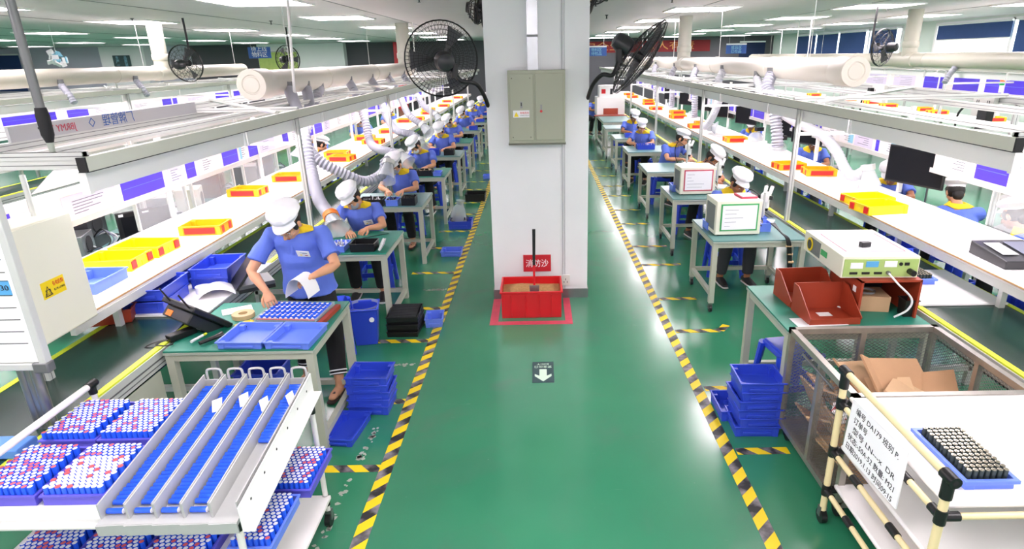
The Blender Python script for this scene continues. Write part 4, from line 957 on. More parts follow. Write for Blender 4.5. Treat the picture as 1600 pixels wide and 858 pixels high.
def sheet(name, label, cat, x, y, z, rz, w_, d_, curl=.0, m='paper', n=10, g=None, tw=0):
    t = thing(name, label, cat, (x, y, z), R(rz), g); v = []; f = []
    for j in (0, 1):
        for i in range(n+1):
            u = i/n-.5; v.append((u*w_, (j-.5)*d_, .002+curl*(1-4*u*u)))
    k = n+1
    for dz in (0, .0012):
        pass
    vs = v+[(a, b, c+.0012) for a, b, c in v]; q = 2*k
    for i in range(n): f += [(i, i+1, k+i+1, k+i), (q+i, q+k+i, q+k+i+1, q+i+1), (i, q+i, q+i+1, i+1), (k+i, k+i+1, q+k+i+1, q+k+i)]
    f += [(0, k, q+k, q), (n, q+n, q+k+n, k+n)]
    MB().add(vs, f, m).build('sheet', t); return t
sheet('paper_sheet', 'curled white paper sheet lying by the blue trays behind the black terminal', 'paper', -2.5, 4.42, .765, 25, .26, .2, .06)
sheet('paper_sheet', 'flat white paper with green print between terminal and tape roll', 'paper', -2.2, 4.1, .751, 30, .2, .12, 0)
t = thing('tool_case', 'grey and black open case leaning beside the standing worker', 'case', (-2.36, 4.55, .75), R(35))
MB().bb(-.05, .22, -.12, .12, 0, .03, 'charcoal').bb(-.05, .22, -.12, .12, .03, .06, 'alu_dark').bb(-.07, -.05, -.12, .12, .02, .3, 'charcoal', rot=(0, R(40), 0), piv=(-.05, 0, .03)).bb(-.05, -.045, -.08, .08, .08, .25, 'paper_grey', rot=(0, R(40), 0), piv=(-.05, 0, .03)).build('case', t, bevel=.004)
# board over the left belt with blue trays
t = thing('white_board', 'white board laid across the left conveyor under the blue trays', 'board', (-2.72, 4.55, .753)); MB().bb(-.34, .34, -.55, .6, 0, .012, 'shelf_white').build('board', t, smooth=False)
GB = 'blue trays on the board over the left conveyor'
for k, (x, y, z, l) in enumerate(((-2.84, 4.22, 0, 'lower blue tray nearest the sheet metal box, on the board over the left conveyor'), (-2.84, 4.24, .085, 'upper blue tray nearest the sheet metal box, on the board over the left conveyor'), (-2.62, 4.72, 0, 'lower blue tray behind the terminal, on the board over the left conveyor'), (-2.6, 4.7, .085, 'top blue tray behind the terminal, on the board over the left conveyor'), (-2.88, 4.85, 0, 'blue tray deepest under the left shelf'))):
    btray(x, y, .765+z, 4, l, .3, .4, .085, 'blue', GB)
btray(-3.1, 3.98, 1.0, 0, 'blue tray on the left shelf half hidden by the cream box', .3, .36, .08, 'blue_light')
t = thing('red_bin', 'small brown-red bin on the left conveyor next to the cream box', 'bin', (-3.0, 3.95, .753), R(20)); tapered_tray(.3, .2, .1, .005, 'brick_red', .02, .008).build('bin', t)
t = thing('foam_pad', 'light blue foam strip across the near end of the left conveyor', 'pad', (-2.72, 2.42, .753)); MB().bb(-.33, .33, -.06, .06, 0, .05, 'blue_pad').build('pad', t, bevel=.008)
# on the other left tables
GC = 'small parts boxes on the left worktables'
def pbox(x, y, z, w_, d_, h_, m, label, fill=None, rz=0, g=GC):
    t = thing('parts_box', label, 'parts box', (x, y, z), R(rz), g); tapered_tray(w_, d_, h_, .004, m, .008, .006).build('box', t, bevel=.0015)
    if fill:
        f = MB(); rnd = random.Random(int(abs(x*100+y*31)))
        for k in range(26): f.box((rnd.uniform(-w_*.36, w_*.36), rnd.uniform(-d_*.36, d_*.36), h_*rnd.uniform(.5, 1.0)), (.05, .008, .008), rnd.choice(fill), (rnd.random()*3, rnd.random()*3, rnd.random()*3))
        tag(f.build('contents', t), kind='stuff')
    return t
pbox(-1.9, 5.58, .75, .16, .24, .06, 'blue_light', 'light blue parts box on the second left worktable beside the black box', ['paper', 'paper', 'paper_grey'])
pbox(-1.66, 5.56, .75, .24, .2, .08, 'black', 'upright black box at the front of the second left worktable'); 
t = thing('paper_stack', 'tilted stack of papers leaning on the black box on the second left worktable', 'papers', (-1.5, 5.6, .75), R(8)); MB().bb(-.02, .0, -.1, .1, 0, .07, 'paper', rot=(0, R(30), 0)).bb(.0, .01, -.1, .1, 0, .07, 'paper_grey', rot=(0, R(34), 0)).build('papers', t)
t = thing('ruler', 'thin dark strip lying diagonally on the second left worktable', 'strip', (-1.72, 5.98, .752), R(35)); MB().bb(-.2, .2, -.008, .008, 0, .003, 'ink').build('strip', t)
pbox(-2.05, 7.42, .75, .3, .2, .09, 'black', 'black box left of the blue box on the third left worktable', ['black', 'steel', 'paper'])
pbox(-1.8, 7.42, .75, .16, .18, .08, 'blue_light', 'light blue parts box between the black boxes on the third left worktable', ['steel', 'black'])
pbox(-1.6, 7.44, .75, .18, .2, .1, 'black', 'black box heaped with clips at the right of the third left worktable', ['black', 'black', 'charcoal'])
pbox(-2.0, 9.4, .75, .26, .2, .09, 'black', 'wide black box on the fourth left worktable, left one', ['black', 'charcoal']); pbox(-1.74, 9.4, .75, .24, .2, .09, 'black', 'wide black box on the fourth left worktable, right one', ['black', 'steel', 'tan'])
pbox(-1.55, 9.4, .75, .13, .2, .06, 'blue_light', 'small light blue tray at the corner of the fourth left worktable')
pbox(-1.95, 11.5, .75, .26, .22, .11, 'blue', 'deep blue box on the fifth left worktable'); pbox(-1.65, 11.5, .75, .2, .2, .1, 'black', 'black box on the fifth left worktable', ['black', 'charcoal'])
pbox(-1.8, 13.3, .75, .26, .2, .08, 'blue', 'blue box on the sixth left worktable'); pbox(-1.6, 15.6, .75, .22, .18, .09, 'blue', 'blue box on the seventh left worktable'); pbox(-1.6, 17.6, .75, .24, .18, .07, 'blue', 'blue box on the eighth left worktable')
# ---- right tables
def crt(x, y, rz, rim, label):
    t = thing('test_instrument', label, 'test instrument', (x, y, .75), R(rz), 'boxy white test instruments on the right worktables')
    MB().bb(-.225, .225, 0, .34, .01, .35, 'box_cream').build('case', t, bevel=.008)
    MB().bb(-.226, -.222, .04, .3, .05, .3, 'alu_dark').build('vent', t)
    MB().bb(-.18, .19, -.004, .0, .05, .32, rim).bb(-.165, .175, -.007, -.004, .065, .305, 'paper').build('sheet_frame', t, smooth=False)
    ln = MB(); 
    for q in range(5): ln.bb(-.14, -.14+.2*random.random()+.05, -.0078, -.007, .1+q*.04, .103+q*.04, 'print_grey')
    ln.build('print', t); fm = MB()
    for x_ in (-.18, .18):
        for y_ in (.04, .3): fm.cyl((x_, y_, 0), (x_, y_, .012), .015, m='black')
    fm.build('foot', t); c = MB()
    for q in range(4): cable(c, [(.22, .1, .08+q*.025), (.27, .1, .07+q*.025), (.3, .14, .04+q*.01), (.33, .2, .02)], .005, ['black', 'paper', 'tan', 'black'][q])
    c.build('plug_cables', t); return t
crt(1.95, 5.8, 2, 'green_sticker', 'boxy white test instrument with a green-rimmed sheet on the nearest wheeled right table')
crt(2.02, 7.68, 2, 'tape_red', 'boxy white test instrument with a red-rimmed sheet on the second wheeled right table')
t = thing('notepad', 'flat red-rimmed box lying on top of the nearest white test instrument', 'notepad', (2.06, 5.98, 1.1), R(5)); MB().bb(-.08, .08, -.1, .1, 0, .02, 'tape_red').bb(-.065, .065, -.085, .085, .02, .022, 'paper').build('pad', t)
def micro(x, y, rz, label):
    t = thing('microscope', label, 'microscope', (x, y, .75), R(rz), 'white bench microscopes on the right tables')
    MB().bb(-.1, .1, -.1, .12, 0, .02, 'enamel').build('base', t, bevel=.004); MB().cyl((0, .09, .02), (0, .09, .34), .015, m='alu').build('column', t)
    MB().bb(-.04, .04, -.06, .1, .24, .32, 'enamel').cyl((0, -.04, .15), (0, -.04, .26), .03, m='enamel').cyl((0, -.04, .12), (0, -.04, .15), .022, m='black').build('head', t, bevel=.004)
    for q in (-1, 1): MB().loft([(q*.025, -.04, .3), (q*.03, -.12, .36)], [.018, .02], m='enamel').cyl((q*.03, -.12, .36), (q*.032, -.135, .37), .021, m='black').build('eyepiece', t)
    for q in (-1, 1): MB().cyl((q*.04, .05, .28), (q*.075, .05, .28), .022, m='black', n=16).build('focus_knob', t)
    c = MB(); cable(c, [(.05, .08, .3), (.15, .1, .36), (.2, .1, .25), (.2, .05, .1), (.18, 0, .01)], .006); c.build('cable', t)
micro(2.38, 6.28, 150, 'white microscope with black knobs next to the nearest right seated worker'); micro(2.42, 8.15, 150, 'white microscope next to the second right seated worker'); micro(2.45, 10, 150, 'small white microscope next to the third right seated worker')
GD = 'small blue boxes on the right tables'
pbox(2.27, 5.98, .75, .12, .14, .09, 'blue_light', 'small light blue box right of the nearest white test instrument, front one', g=GD); pbox(2.29, 6.17, .75, .12, .14, .1, 'blue_light', 'small light blue box right of the nearest white test instrument, rear one', g=GD)
pbox(1.74, 6.1, .75, .08, .2, .08, 'blue_light', 'narrow light blue box left of the nearest white test instrument', g=GD); pbox(1.79, 7.98, .75, .1, .2, .09, 'blue_light', 'narrow light blue box left of the second white test instrument', g=GD)
pbox(2.05, 11.8, .75, .34, .24, .09, 'blue', 'wide blue box in front of the fourth right worker', ['blue', 'steel', 'paper'], g=GD); pbox(2.05, 13.6, .75, .3, .2, .08, 'blue', 'blue box in front of the fifth right worker', g=GD)
t = thing('cable_bundle', 'thick black cable bundle hanging over the edge of the nearest wheeled right table', 'cable', (2.3, 5.62, .75)); c = MB()
for q in range(4): cable(c, [(-.0+q*.012, .25, .1), (.03, .05, .06), (.06+q*.01, -.03, 0), (.1+q*.012, -.03, -.25), (.15+q*.02, .0, -.45), (.22+q*.03, .1, -.7)], .008)
for q in range(5): c.cyl((.06+q*.018, -.03, -.05-q*.08), (.11+q*.018, -.03, -.055-q*.08), .014, m='tan')
c.build('cables', t)
# far white machine
t = thing('curing_machine', 'far white box machine with a dark red slot opening, right of the aisle', 'machine', (2.2, 18.9, .75))
MB().bb(-.42, .42, 0, .7, .0, .52, 'enamel').bb(-.22, .22, -.01, .05, .02, .2, 'brick_red').build('case', t, bevel=.01)
MB().bb(-.35, .3, .05, .5, .52, .85, 'enamel').build('control_box', t, bevel=.01); MB().bb(-.28, -.16, .04, .05, .62, .75, 'bin_red').bb(-.02, .05, .04, .05, .6, .76, 'charcoal').bb(.12, .2, .04, .05, .68, .74, 'print_grey').build('controls', t)
MB().bb(-.5, .45, -.35, 0, 0.0, .015, 'brick_red').build('tray_plate', t)
pbox(-1.6, 19.7, .75, .24, .18, .07, 'blue', 'far blue box on the ninth left worktable')
# clutter on the right shelf: wrapped white machines
for k, (x, y, l) in enumerate(((3.5, 9.0, 'white plastic-wrapped device on the right shelf under the black screens'), (3.55, 10.1, 'second white wrapped device on the right shelf'), (3.5, 14.2, 'third white wrapped device farther along the right shelf'), (3.55, 16.9, 'farthest white wrapped device on the right shelf'))):
    t = thing('bench_device', l, 'device', (x, y, 1.0), R(10*k), 'white devices on the right shelf'); MB().bb(-.14, .14, -.12, .12, 0, .1, 'enamel').ell((0, 0, .14), (.13, .11, .1), m='plastic_clear').cyl((.05, 0, .1), (.05, .02, .3), .02, m='enamel').bb(-.02, .1, -.05, .03, .25, .31, 'black').build('device', t)
# on R0: red bins, power unit
GE = 'brick-red bins on the table behind the mesh cage'
def redbin(x, y, rz, l):
    t = thing('red_bin', l, 'bin', (x, y, .75), R(rz), GE); w_ = .17
    v = [(-w_, -.13, 0), (w_, -.13, 0), (w_, .13, 0), (-w_, .13, 0), (-w_, .13, .2), (w_, .13, .2), (-w_, -.16, .04), (w_, -.16, .04)]
    mb = MB().bb(-w_, w_, -.13, .13, 0, .008, 'brick_red').bb(-w_, w_, .122, .13, 0, .2, 'brick_red')
    for s in (-1, 1): mb.prism([(-.13, 0), (.13, 0), (.13, .2), (.06, .2), (-.16, .05)], s*w_-.003, s*w_+.003, 'brick_red', Matrix(((0, 0, 1, 0), (1, 0, 0, 0), (0, 1, 0, 0), (0, 0, 0, 1))))
    mb.bb(-w_, w_, -.15, -.142, 0.0, .045, 'brick_red').build('bin', t); MB().bb(-.04, .05, -.02, .04, .008, .01, 'paper').build('label_sticker', t); return t
redbin(1.92, 4.13, 3, 'brick-red open bin, the farther one, on the table behind the mesh cage'); redbin(1.93, 3.82, 2, 'brick-red open bin, the nearer one, on the table behind the mesh cage')
sheet('paper_sheet', 'white paper under the nearer brick-red bin', 'paper', 1.85, 3.72, .751, 3, .34, .14)
t = thing('red_stand', 'brick-red open cabinet stand holding up the grey power unit', 'stand', (2.32, 3.98, .75), R(0))
MB().bb(-.2, -.185, -.22, .22, 0, .27, 'brick_red').bb(.185, .2, -.22, .22, 0, .27, 'brick_red').bb(-.2, .2, -.22, .22, .258, .272, 'brick_red').bb(-.185, .185, .2, .215, 0, .26, 'black_matt').build('frame', t, smooth=False); MB().bb(-.202, -.2, -.16, -.12, .17, .21, 'paper').build('sticker', t)
t = thing('cardboard_box', 'small brown box with a clear tape roll inside the red stand', 'box', (2.28, 3.98, .75), R(-8)); MB().bb(-.11, .13, -.1, .1, 0, .11, 'cardboard_light').build('box', t, bevel=.002); MB().lathe([(.045, .11), (.06, .11), (.06, .122), (.045, .122), (.045, .11)], 20, m='plastic_clear').build('tape_ring', t)
t = thing('power_unit', 'grey-cream power unit with a green front panel on the red stand', 'power unit', (2.26, 4.05, 1.023), R(-2))
MB().bb(-.25, .25, -.24, .42, 0, .15, 'box_cream').build('case', t, bevel=.005)
fp = MB().bb(-.24, .24, -.246, -.24, .012, .132, 'green_panel').build('front_panel', t, smooth=False); k_ = MB()
k_.bb(-.2, -.12, -.25, -.246, .07, .11, 'paper').bb(-.1, -.02, -.25, -.246, .08, .12, 'header_blue').bb(.02, .1, -.25, -.246, .08, .12, 'paper').bb(.15, .18, -.25, -.246, .09, .11, 'black').cyl((.125, -.246, .1), (.125, -.252, .1), .012, m='black')
for q in range(3): k_.bb(-.2+q*.08, -.15+q*.08, -.252, -.246, .03, .045, 'black')
k_.cyl((.05, -.246, .04), (.05, -.26, .04), .014, m='steel').cyl((.19, -.246, .05), (.19, -.3, .05), .02, m='black').build('connectors', t)
MB().bb(-.252, -.25, .12, .3, .02, .13, 'alu_dark').bb(-.256, -.252, .0, .1, .06, .1, 'green_sticker').build('side_vent', t); MB().cyl((-.251, .3, .075), (-.257, .3, .075), .05, m='warn_yellow', n=24).cyl((-.257, .3, .075), (-.259, .3, .075), .035, m='black', n=24).build('fan_grille', t)
c = MB(); cable(c, [(.05, -.26, .04), (.1, -.3, -.02), (.2, -.31, -.12), (.19, -.31, -.2), (.12, -.29, -.262)], .007, 'paper'); cable(c, [(-.18, -.1, -.26), (-.1, -.2, -.262), (-.13, -.29, -.262)], .006, 'paper'); c.build('white_cable', t)
t = sheet('paper_sheet', 'white sheet with a red border lying on top of the grey power unit', 'paper', 2.27, 4.15, 1.173, -2, .42, .5); MB().bb(-.2, .2, -.24, -.23, .003, .004, 'tape_red').bb(-.2, -.19, -.24, .2, .003, .004, 'tape_red').bb(.19, .2, -.24, .2, .003, .004, 'tape_red').bb(-.2, .2, .19, .2, .003, .004, 'tape_red').build('red_border', t)
t = thing('binder_clip', 'small black clip on the sheet on top of the power unit', 'clip', (2.24, 4.02, 1.178), R(10)); MB().bb(-.035, .035, -.02, .02, 0, .035, 'black').build('clip', t, bevel=.004)
t = thing('black_cup', 'small black container right of the red stand', 'container', (2.49, 3.82, .75)); tapered_tray(.1, .1, .12, .004, 'black', .01, .006).build('container', t)
# board on the right belt and silver cells
t = thing('white_board', 'white board laid across the right conveyor under a tray of cells', 'board', (2.97, 4.25, .753)); MB().bb(-.31, .31, -.3, .42, 0, .012, 'shelf_white').build('board', t, smooth=False)
btray(2.9, 4.75, .753, 0, 'blue tray standing on edge under the right shelf', .3, .3, .08, rot=(R(60), 0, 0)); btray(3.12, 5.2, .753, 5, 'blue tray under the right shelf behind the standing one', .3, .4, .085)
btray(3.35, 3.95, .66, 0, 'dark blue tray under the near part of the right shelf', .3, .4, .085)
# device on the right shelf
t = thing('desk_device', 'black desk device with a slanted grey panel at the near end of the right shelf', 'device', (3.42, 4.18, 1.0), R(-2))
MB().prism([(-.2, 0), (.2, 0), (.2, .1), (-.2, .06)], -.19, .19, 'charcoal', Matrix(((0, 0, 1, 0), (1, 0, 0, 0), (0, 1, 0, 0), (0, 0, 0, 1)))).build('body', t, bevel=.006)
MB().bb(-.15, -.04, -.1, .12, .0, .003, 'paper_grey', rot=(R(5.7), 0, 0)).build('white_key_panel', t, loc=(0, 0, .088)); MB().bb(0.0, .16, -.1, .14, 0, .003, 'print_grey', rot=(R(5.7), 0, 0)).build('display', t, loc=(0, 0, .088))
c = MB(); cable(c, [(.1, -.15, .09), (.2, -.2, .1), (.05, -.24, .06), (.15, -.28, .03), (.25, -.2, .02)], .012); c.build('cable', t)
# ================================================================ cells
def cell_proto(body, top, ring=None, r=.0112, L=.066, name='battery_cell'):
    mb = MB().lathe([(0.0001, 0), (r, 0), (r, L-.004), (r*.86, L-.002)], 12, m=body).lathe([(r*.9, L-.0028), (r*.8, L-.0005), (r*.42, L-.0005), (r*.38, L+.0012), (.0001, L+.0012)], 12, m=top)
    if ring: mb.lathe([(r*.99, L-.0042), (r*.93, L-.0012), (r*.55, L-.0006)], 12, m=ring)
    return mb.mesh(name, True)
CM = {'w': cell_proto('cell_blue', 'cell_white', 'cell_white'), 'r': cell_proto('cell_blue', 'cell_red', 'cell_red'), 's': cell_proto('cell_black', 'cell_top', 'cell_top', .0105, .068)}
def cell(kind, loc, rot, label, g, nm='battery_cell', ct='battery cell'):
    o = bpy.data.objects.new(nm, CM[kind]); COL.objects.link(o); o.location = loc; o.rotation_euler = rot
    return tag(o, label, ct, g)
# ---- left cart
t = thing('pipe_cart', 'white pipe-frame cart with three decks full of battery trays, bottom left', 'cart', (0, 0, 0))
X0, X1, Y0, Y1 = -2.3, -1.2, 1.93, 2.76
for z, n in ((.785, 'top_deck'), (.48, 'middle_deck'), (.2, 'lower_deck')):
    MB().bb(X0, X1 if z > .5 else X1+.03, Y0, Y1, z-.022, z, 'shelf_white').build(n, t, bevel=.003)
    for a, b in (((X0, Y0, z-.035), (X1, Y0, z-.035)), ((X0, Y1, z-.035), (X1, Y1, z-.035)), ((X1, Y0, z-.035), (X1, Y1, z-.035)), ((X0, Y0, z-.035), (X0, Y1, z-.035))): MB().cyl(a, b, .014, m='white_pipe').build('deck_pipe', t)
for x, y in ((X0, Y0), (X0, Y1), (X1, Y0), (X1, Y1)):
    MB().cyl((x, y, .1), (x, y, .9 if x == X0 else .8), .014, m='white_pipe').build('post', t)
    for z in (.75, .445, .165): MB().cyl((x, y, z-.03), (x, y, z+.035), .0185, m='black').cyl((x, y, z), (x+(.05 if x == X0 else -.05), y, z), .0175, m='black').cyl((x, y, z), (x, y+(.05 if y == Y0 else -.05), z), .0175, m='black').build('pipe_joint', t)
    MB().cyl((x-.015, y, .04), (x+.015, y, .04), .04, m='black', n=16).bb(x-.02, x+.02, y-.01, y+.02, .04, .1, 'steel').build('caster', t)
MB().cyl((X0, Y0, .91), (X0, Y1, .91), .0165, m='white_pipe').build('handle_rail', t)
for y in (Y0, Y1): MB().cyl((X0, y-.03, .91), (X0, y+.03, .91), .021, m='black').cyl((X0, y, .86), (X0, y, .92), .02, m='black').build('pipe_joint', t)
# trays of blue cells on the top deck
def cell_tray(x, y, z, nx, ny, frac, label, tl, indiv, stuff, rim='tray_violet', w_=.265, d_=.335):
    t = thing('cell_tray', label, 'tray', (x, y, z), 0, 'violet-blue cell trays'); tapered_tray(w_, d_, .05, .004, rim, .006, .008).build('tray_body', t, bevel=.002)
    rnd = random.Random(int(x*1000+y*77)); px = .0242; py = .0242*.87
    for j in range(ny):
        for i in range(nx):
            cx = x-w_/2+.024+(i+(.5 if j % 2 else 0))*px; cy = y-d_/2+.022+j*py
            if cx > x+w_/2-.02: continue
            k = 'r' if rnd.random() < frac else 'w'
            if (i, j) in indiv or indiv == 'all': cell(k, (cx, cy, z+.016), (0, 0, 0), tl, 'upright blue cells in the trays on the left cart')
            else: stuff.append((k, (cx, cy, z+.016)))
STUFF = []
Z = .785
cell_tray(-2.16, 2.17, Z, 10, 14, .4, 'front left cell tray on the top deck of the left cart', 'upright blue cell in the front left tray of the left cart', [], STUFF)
cell_tray(-1.88, 2.17, Z, 10, 14, .16, 'front right cell tray on the top deck of the left cart, beside the grey channels', 'upright blue cell in the front rows of the front right tray, left cart', {(i, j) for i in range(10) for j in range(10)}, STUFF)
cell_tray(-2.175, 2.55, Z, 10, 14, .22, 'rear left cell tray on the top deck of the left cart', 'upright blue cell in the rear left tray of the left cart', [], STUFF)
cell_tray(-1.905, 2.55, Z, 10, 14, .25, 'rear right cell tray on the top deck of the left cart', 'upright blue cell in the rear right tray of the left cart', [], STUFF)
for k, (x, y, l) in enumerate(((-2.08, 2.15, 'left'), (-1.8, 2.15, 'second'), (-1.52, 2.15, 'third'), (-1.24, 2.56, 'right rear'), (-1.52, 2.5, 'middle rear'))):
    cell_tray(x, y, .48, 10, 14, .22, '%s cell tray in the shade on the middle deck of the left cart' % l, '', [], STUFF)
cell_tray(-1.24, 2.2, .48, 7, 14, .1, 'blue cell tray at the right edge of the middle deck, left cart', '', [], STUFF, 'blue_light', .19)
# cells lying in the five grey channels
GH = 'grey channels on the left cart'
ch = []
for c_i in range(5):
    x = -1.70+c_i*.107
    t = thing('channel_rack', '%s grey plastic channel on the left cart, counted from the left' % ['first', 'second', 'third', 'fourth', 'fifth'][c_i], 'channel rack', (x, 1.9, .8), 0, GH); t.rotation_euler = (R(3.0), 0, R(3.5-c_i*.2)); L = .93
    w_ = .104
    MB().bb(0, .006, 0, L, 0, .075, 'channel').bb(w_-.005, w_, 0, L, 0, .075, 'channel').bb(0, w_, 0, L, 0, .006, 'channel').bb(0, w_, L-.006, L, 0, .045, 'channel').build('channel', t, smooth=False)
    MB().bb(-.002, w_, -.03, .0, -.012, .006, 'channel').bb(-.002, w_, -.035, -.028, -.045, .004, 'channel').build('front_cap', t, smooth=False)
    h = smooth_pts([(.016, L+.002, .03), (.016, L+.006, .085), (.03, L+.007, .1), (w_-.03, L+.007, .1), (w_-.016, L+.006, .085), (w_-.016, L+.002, .03)], 4)
    MB().loft(h, .0065, n=8, m='channel').build('handle', t)
    ch.append(t)
# outer white rail of the channel rack
t = thing('rack_rail', 'long pale angle rail along the right side of the grey channels', 'rail', (-1.15, 1.87, .8)); t.rotation_euler = (R(3), 0, R(3.2))
m_ = MB().bb(0, .006, 0, .95, -.035, .075, 'enamel').bb(0, .045, 0, .95, -.041, -.035, 'enamel')
m_.build('rail', t, smooth=False); m_ = MB()
for q in range(6): m_.cyl((.0062, .1+q*.15, .03), (.0075, .1+q*.15, .03), .006, m='black_matt', n=8)
m_.build('screw_hole', t)
rnd = random.Random(4)
for c_i, t in enumerate(ch):
    mw = Matrix.Translation(t.location)@Euler(t.rotation_euler).to_matrix().to_4x4()
    if c_i == 4: rng = range(18, 38)
    else: rng = range(0, 38)
    full = [(.03+.0232*q, .019) for q in rng if q != 1]
    if c_i == 4: full = [(.03+.0232*q, .019) for q in rng]
    for q, (yy, zz) in enumerate(full):
        p = mw@Vector((.047-.033+rnd.uniform(-.003, .003), yy, zz))
        cell('w', p, (R(3), R(90), R(3)), 'blue cell lying in the %s grey channel of the left cart' % ['first', 'second', 'third', 'fourth', 'fifth'][c_i], 'blue cells lying in the grey channels')
    if c_i in (1, 2, 3, 4):
        s_ = thing('paper_slip', 'folded white paper slip at the far end of the %s grey channel' % ['', 'second', 'third', 'fourth', 'fifth'][c_i], 'paper slip', mw@Vector((.06, .74-.04*(c_i % 2), .03)), R(10*c_i)); v = MB()
        v.add([(-.02, -.05, 0), (.02, -.04, .0), (.02, .0, .05), (-.022, -.02, .045), (-.02, -.05, .001), (.02, -.04, .001), (.02, .0, .051), (-.022, -.02, .046)], [(0, 3, 2, 1), (4, 5, 6, 7), (0, 1, 5, 4), (1, 2, 6, 5), (2, 3, 7, 6), (3, 0, 4, 7)], 'paper').build('slip', s_)
# the rest of the blue cells as one object
bm_ = MB()
for k, p in STUFF:
    r = .0112; L = .066; n = 8; o = Vector(p); z0 = L*.25
    bm_.lathe([(r, z0), (r, L-.003), (r*.9, L)], n, o, 'cell_blue'); bm_.add([o+Vector((r*.9*math.cos(2*PI*q/n), r*.9*math.sin(2*PI*q/n), L)) for q in range(n)], [tuple(range(n))], 'cell_white' if k == 'w' else 'cell_red')
tag(bm_.build('battery_cells'), 'upright blue cells with white and red tops filling the trays of the left cart', 'battery cells', kind='stuff')
# ---- right cart
t = thing('pipe_cart', 'cream pipe-frame cart with white decks, bottom right', 'cart', (0, 0, 0)); X0, X1, Y0, Y1 = 1.53, 2.75, 1.9, 2.72
for z, n in ((.79, 'top_deck'), (.5, 'middle_deck'), (.25, 'lower_deck')):
    MB().bb(X0+.035, X1, Y0+.02, Y1, z-.024, z, 'shelf_white').build(n, t, bevel=.01)
    for a, b in (((X0, Y0, z-.04), (X1, Y0, z-.04)), ((X0, Y1, z-.04), (X1, Y1, z-.04)), ((X1, Y0, z-.04), (X1, Y1, z-.04)), ((X0, Y0, z-.04), (X0, Y1, z-.04))):
        MB().cyl(a, b, .014, m='cream_pipe').build('deck_pipe', t)
    for q in (.3, .7): MB().cyl((X0, Y0+(Y1-Y0)*q-.04, z-.04), (X0, Y0+(Y1-Y0)*q+.03, z-.04), .0185, m='black').build('pipe_joint', t)
for x, y in ((X0, Y0), (X0, Y1), (X1, Y0), (X1, Y1)):
    MB().cyl((x, y, .08), (x, y, .9 if x == X0 else .8), .0175, m='cream_pipe').build('post', t)
    for z in (.75, .46, .21): MB().cyl((x, y, z-.03), (x, y, z+.035), .0225, m='black').cyl((x, y, z), (x+(.07 if x == X0 else -.07), y, z), .0195, m='black').cyl((x, y, z), (x, y+(.06 if y == Y0 else -.06), z), .0195, m='black').build('pipe_joint', t)
    MB().cyl((x-.015, y, .04), (x+.015, y, .04), .04, m='black', n=16).bb(x-.02, x+.02, y-.01, y+.02, .04, .1, 'steel').build('caster', t)
MB().cyl((X0, Y0, .93), (X0, Y1, .93), .0175, m='cream_pipe').build('handle_rail', t)
for y in (Y0, Y1): MB().cyl((X0, y-.035, .93), (X0, y+.035, .93), .024, m='black').cyl((X0, y, .84), (X0, y, .93), .0235, m='black').cyl((X0, y-.0355, .93), (X0, y-.034, .93), .012, m='black_matt').build('pipe_joint', t)
t = thing('cardboard_box', 'brown cardboard piece on the lower deck of the right cart', 'box', (1.9, 2.35, .25), R(12)); MB().bb(-.1, .2, -.2, .1, 0, .16, 'cardboard').build('box', t)
t = thing('note_board', 'white handwritten note board hanging from the handle of the right cart', 'note board', (1.505, 2.3, .93)); t.rotation_euler = (R(0), R(5), 0)
MB().add([(-.003, -.19, -.04), (-.003, .26, -.06), (-.003, .24, -.33), (-.003, -.22, -.3), (.003, -.19, -.04), (.003, .26, -.06), (.003, .24, -.33), (.003, -.22, -.3)], [(0, 1, 2, 3), (4, 7, 6, 5), (0, 4, 5, 1), (1, 5, 6, 2), (2, 6, 7, 3), (3, 7, 4, 0)], 'paper').build('board', t, smooth=False)
for k, (s_, y, w_) in enumerate((('编号 DA179 班别 P.', 0.03, .36), ('订单号', .15, .12), ('型号 LN---x  DR', .02, .36), ('状态:-50A·52 数量: M21', .02, .4), ('日期2019.1.13 时间09:15', .02, .4))):
    text('handwriting', s_, .036, face_nx(-.0035, y, -.095-k*.048), 'ink', t, target_w=w_)
# silver cells
def silver(x, y, z, nx, ny, lb, tl, m, g, half=None):
    t = thing('cell_tray', lb, 'tray', (x, y, z), 0); w_ = nx*.0245+.05; d_ = ny*.0245+.06; tapered_tray(w_, d_, .045, .004, m, .012, .014).bb(-w_/2+.01, -w_/2+.05, -d_/2+.01, -d_/2+.05, 0, .03, m).build('tray_body', t, bevel=.002)
    for j in range(ny):
        for i in range(nx): cell('s', (x-w_/2+.037+i*.0245+(.004 if j % 2 else 0), y-d_/2+.042+j*.0245, z+.006), (0, 0, 0), tl, g, 'silver_cell', 'metal cell')
silver(1.78, 2.18, .79, 7, 13, 'blue tray of silver-topped dark cells on the top deck of the right cart', 'dark cell with silver top standing in the blue tray on the right cart', 'blue_light', 'dark cells in the tray on the right cart')
silver(2.88, 4.47, .765, 9, 9, 'blue tray of silver-topped dark cells on the board over the right conveyor', 'dark cell with silver top standing in the tray over the right conveyor', 'blue_light', 'dark cells in the tray over the right conveyor')
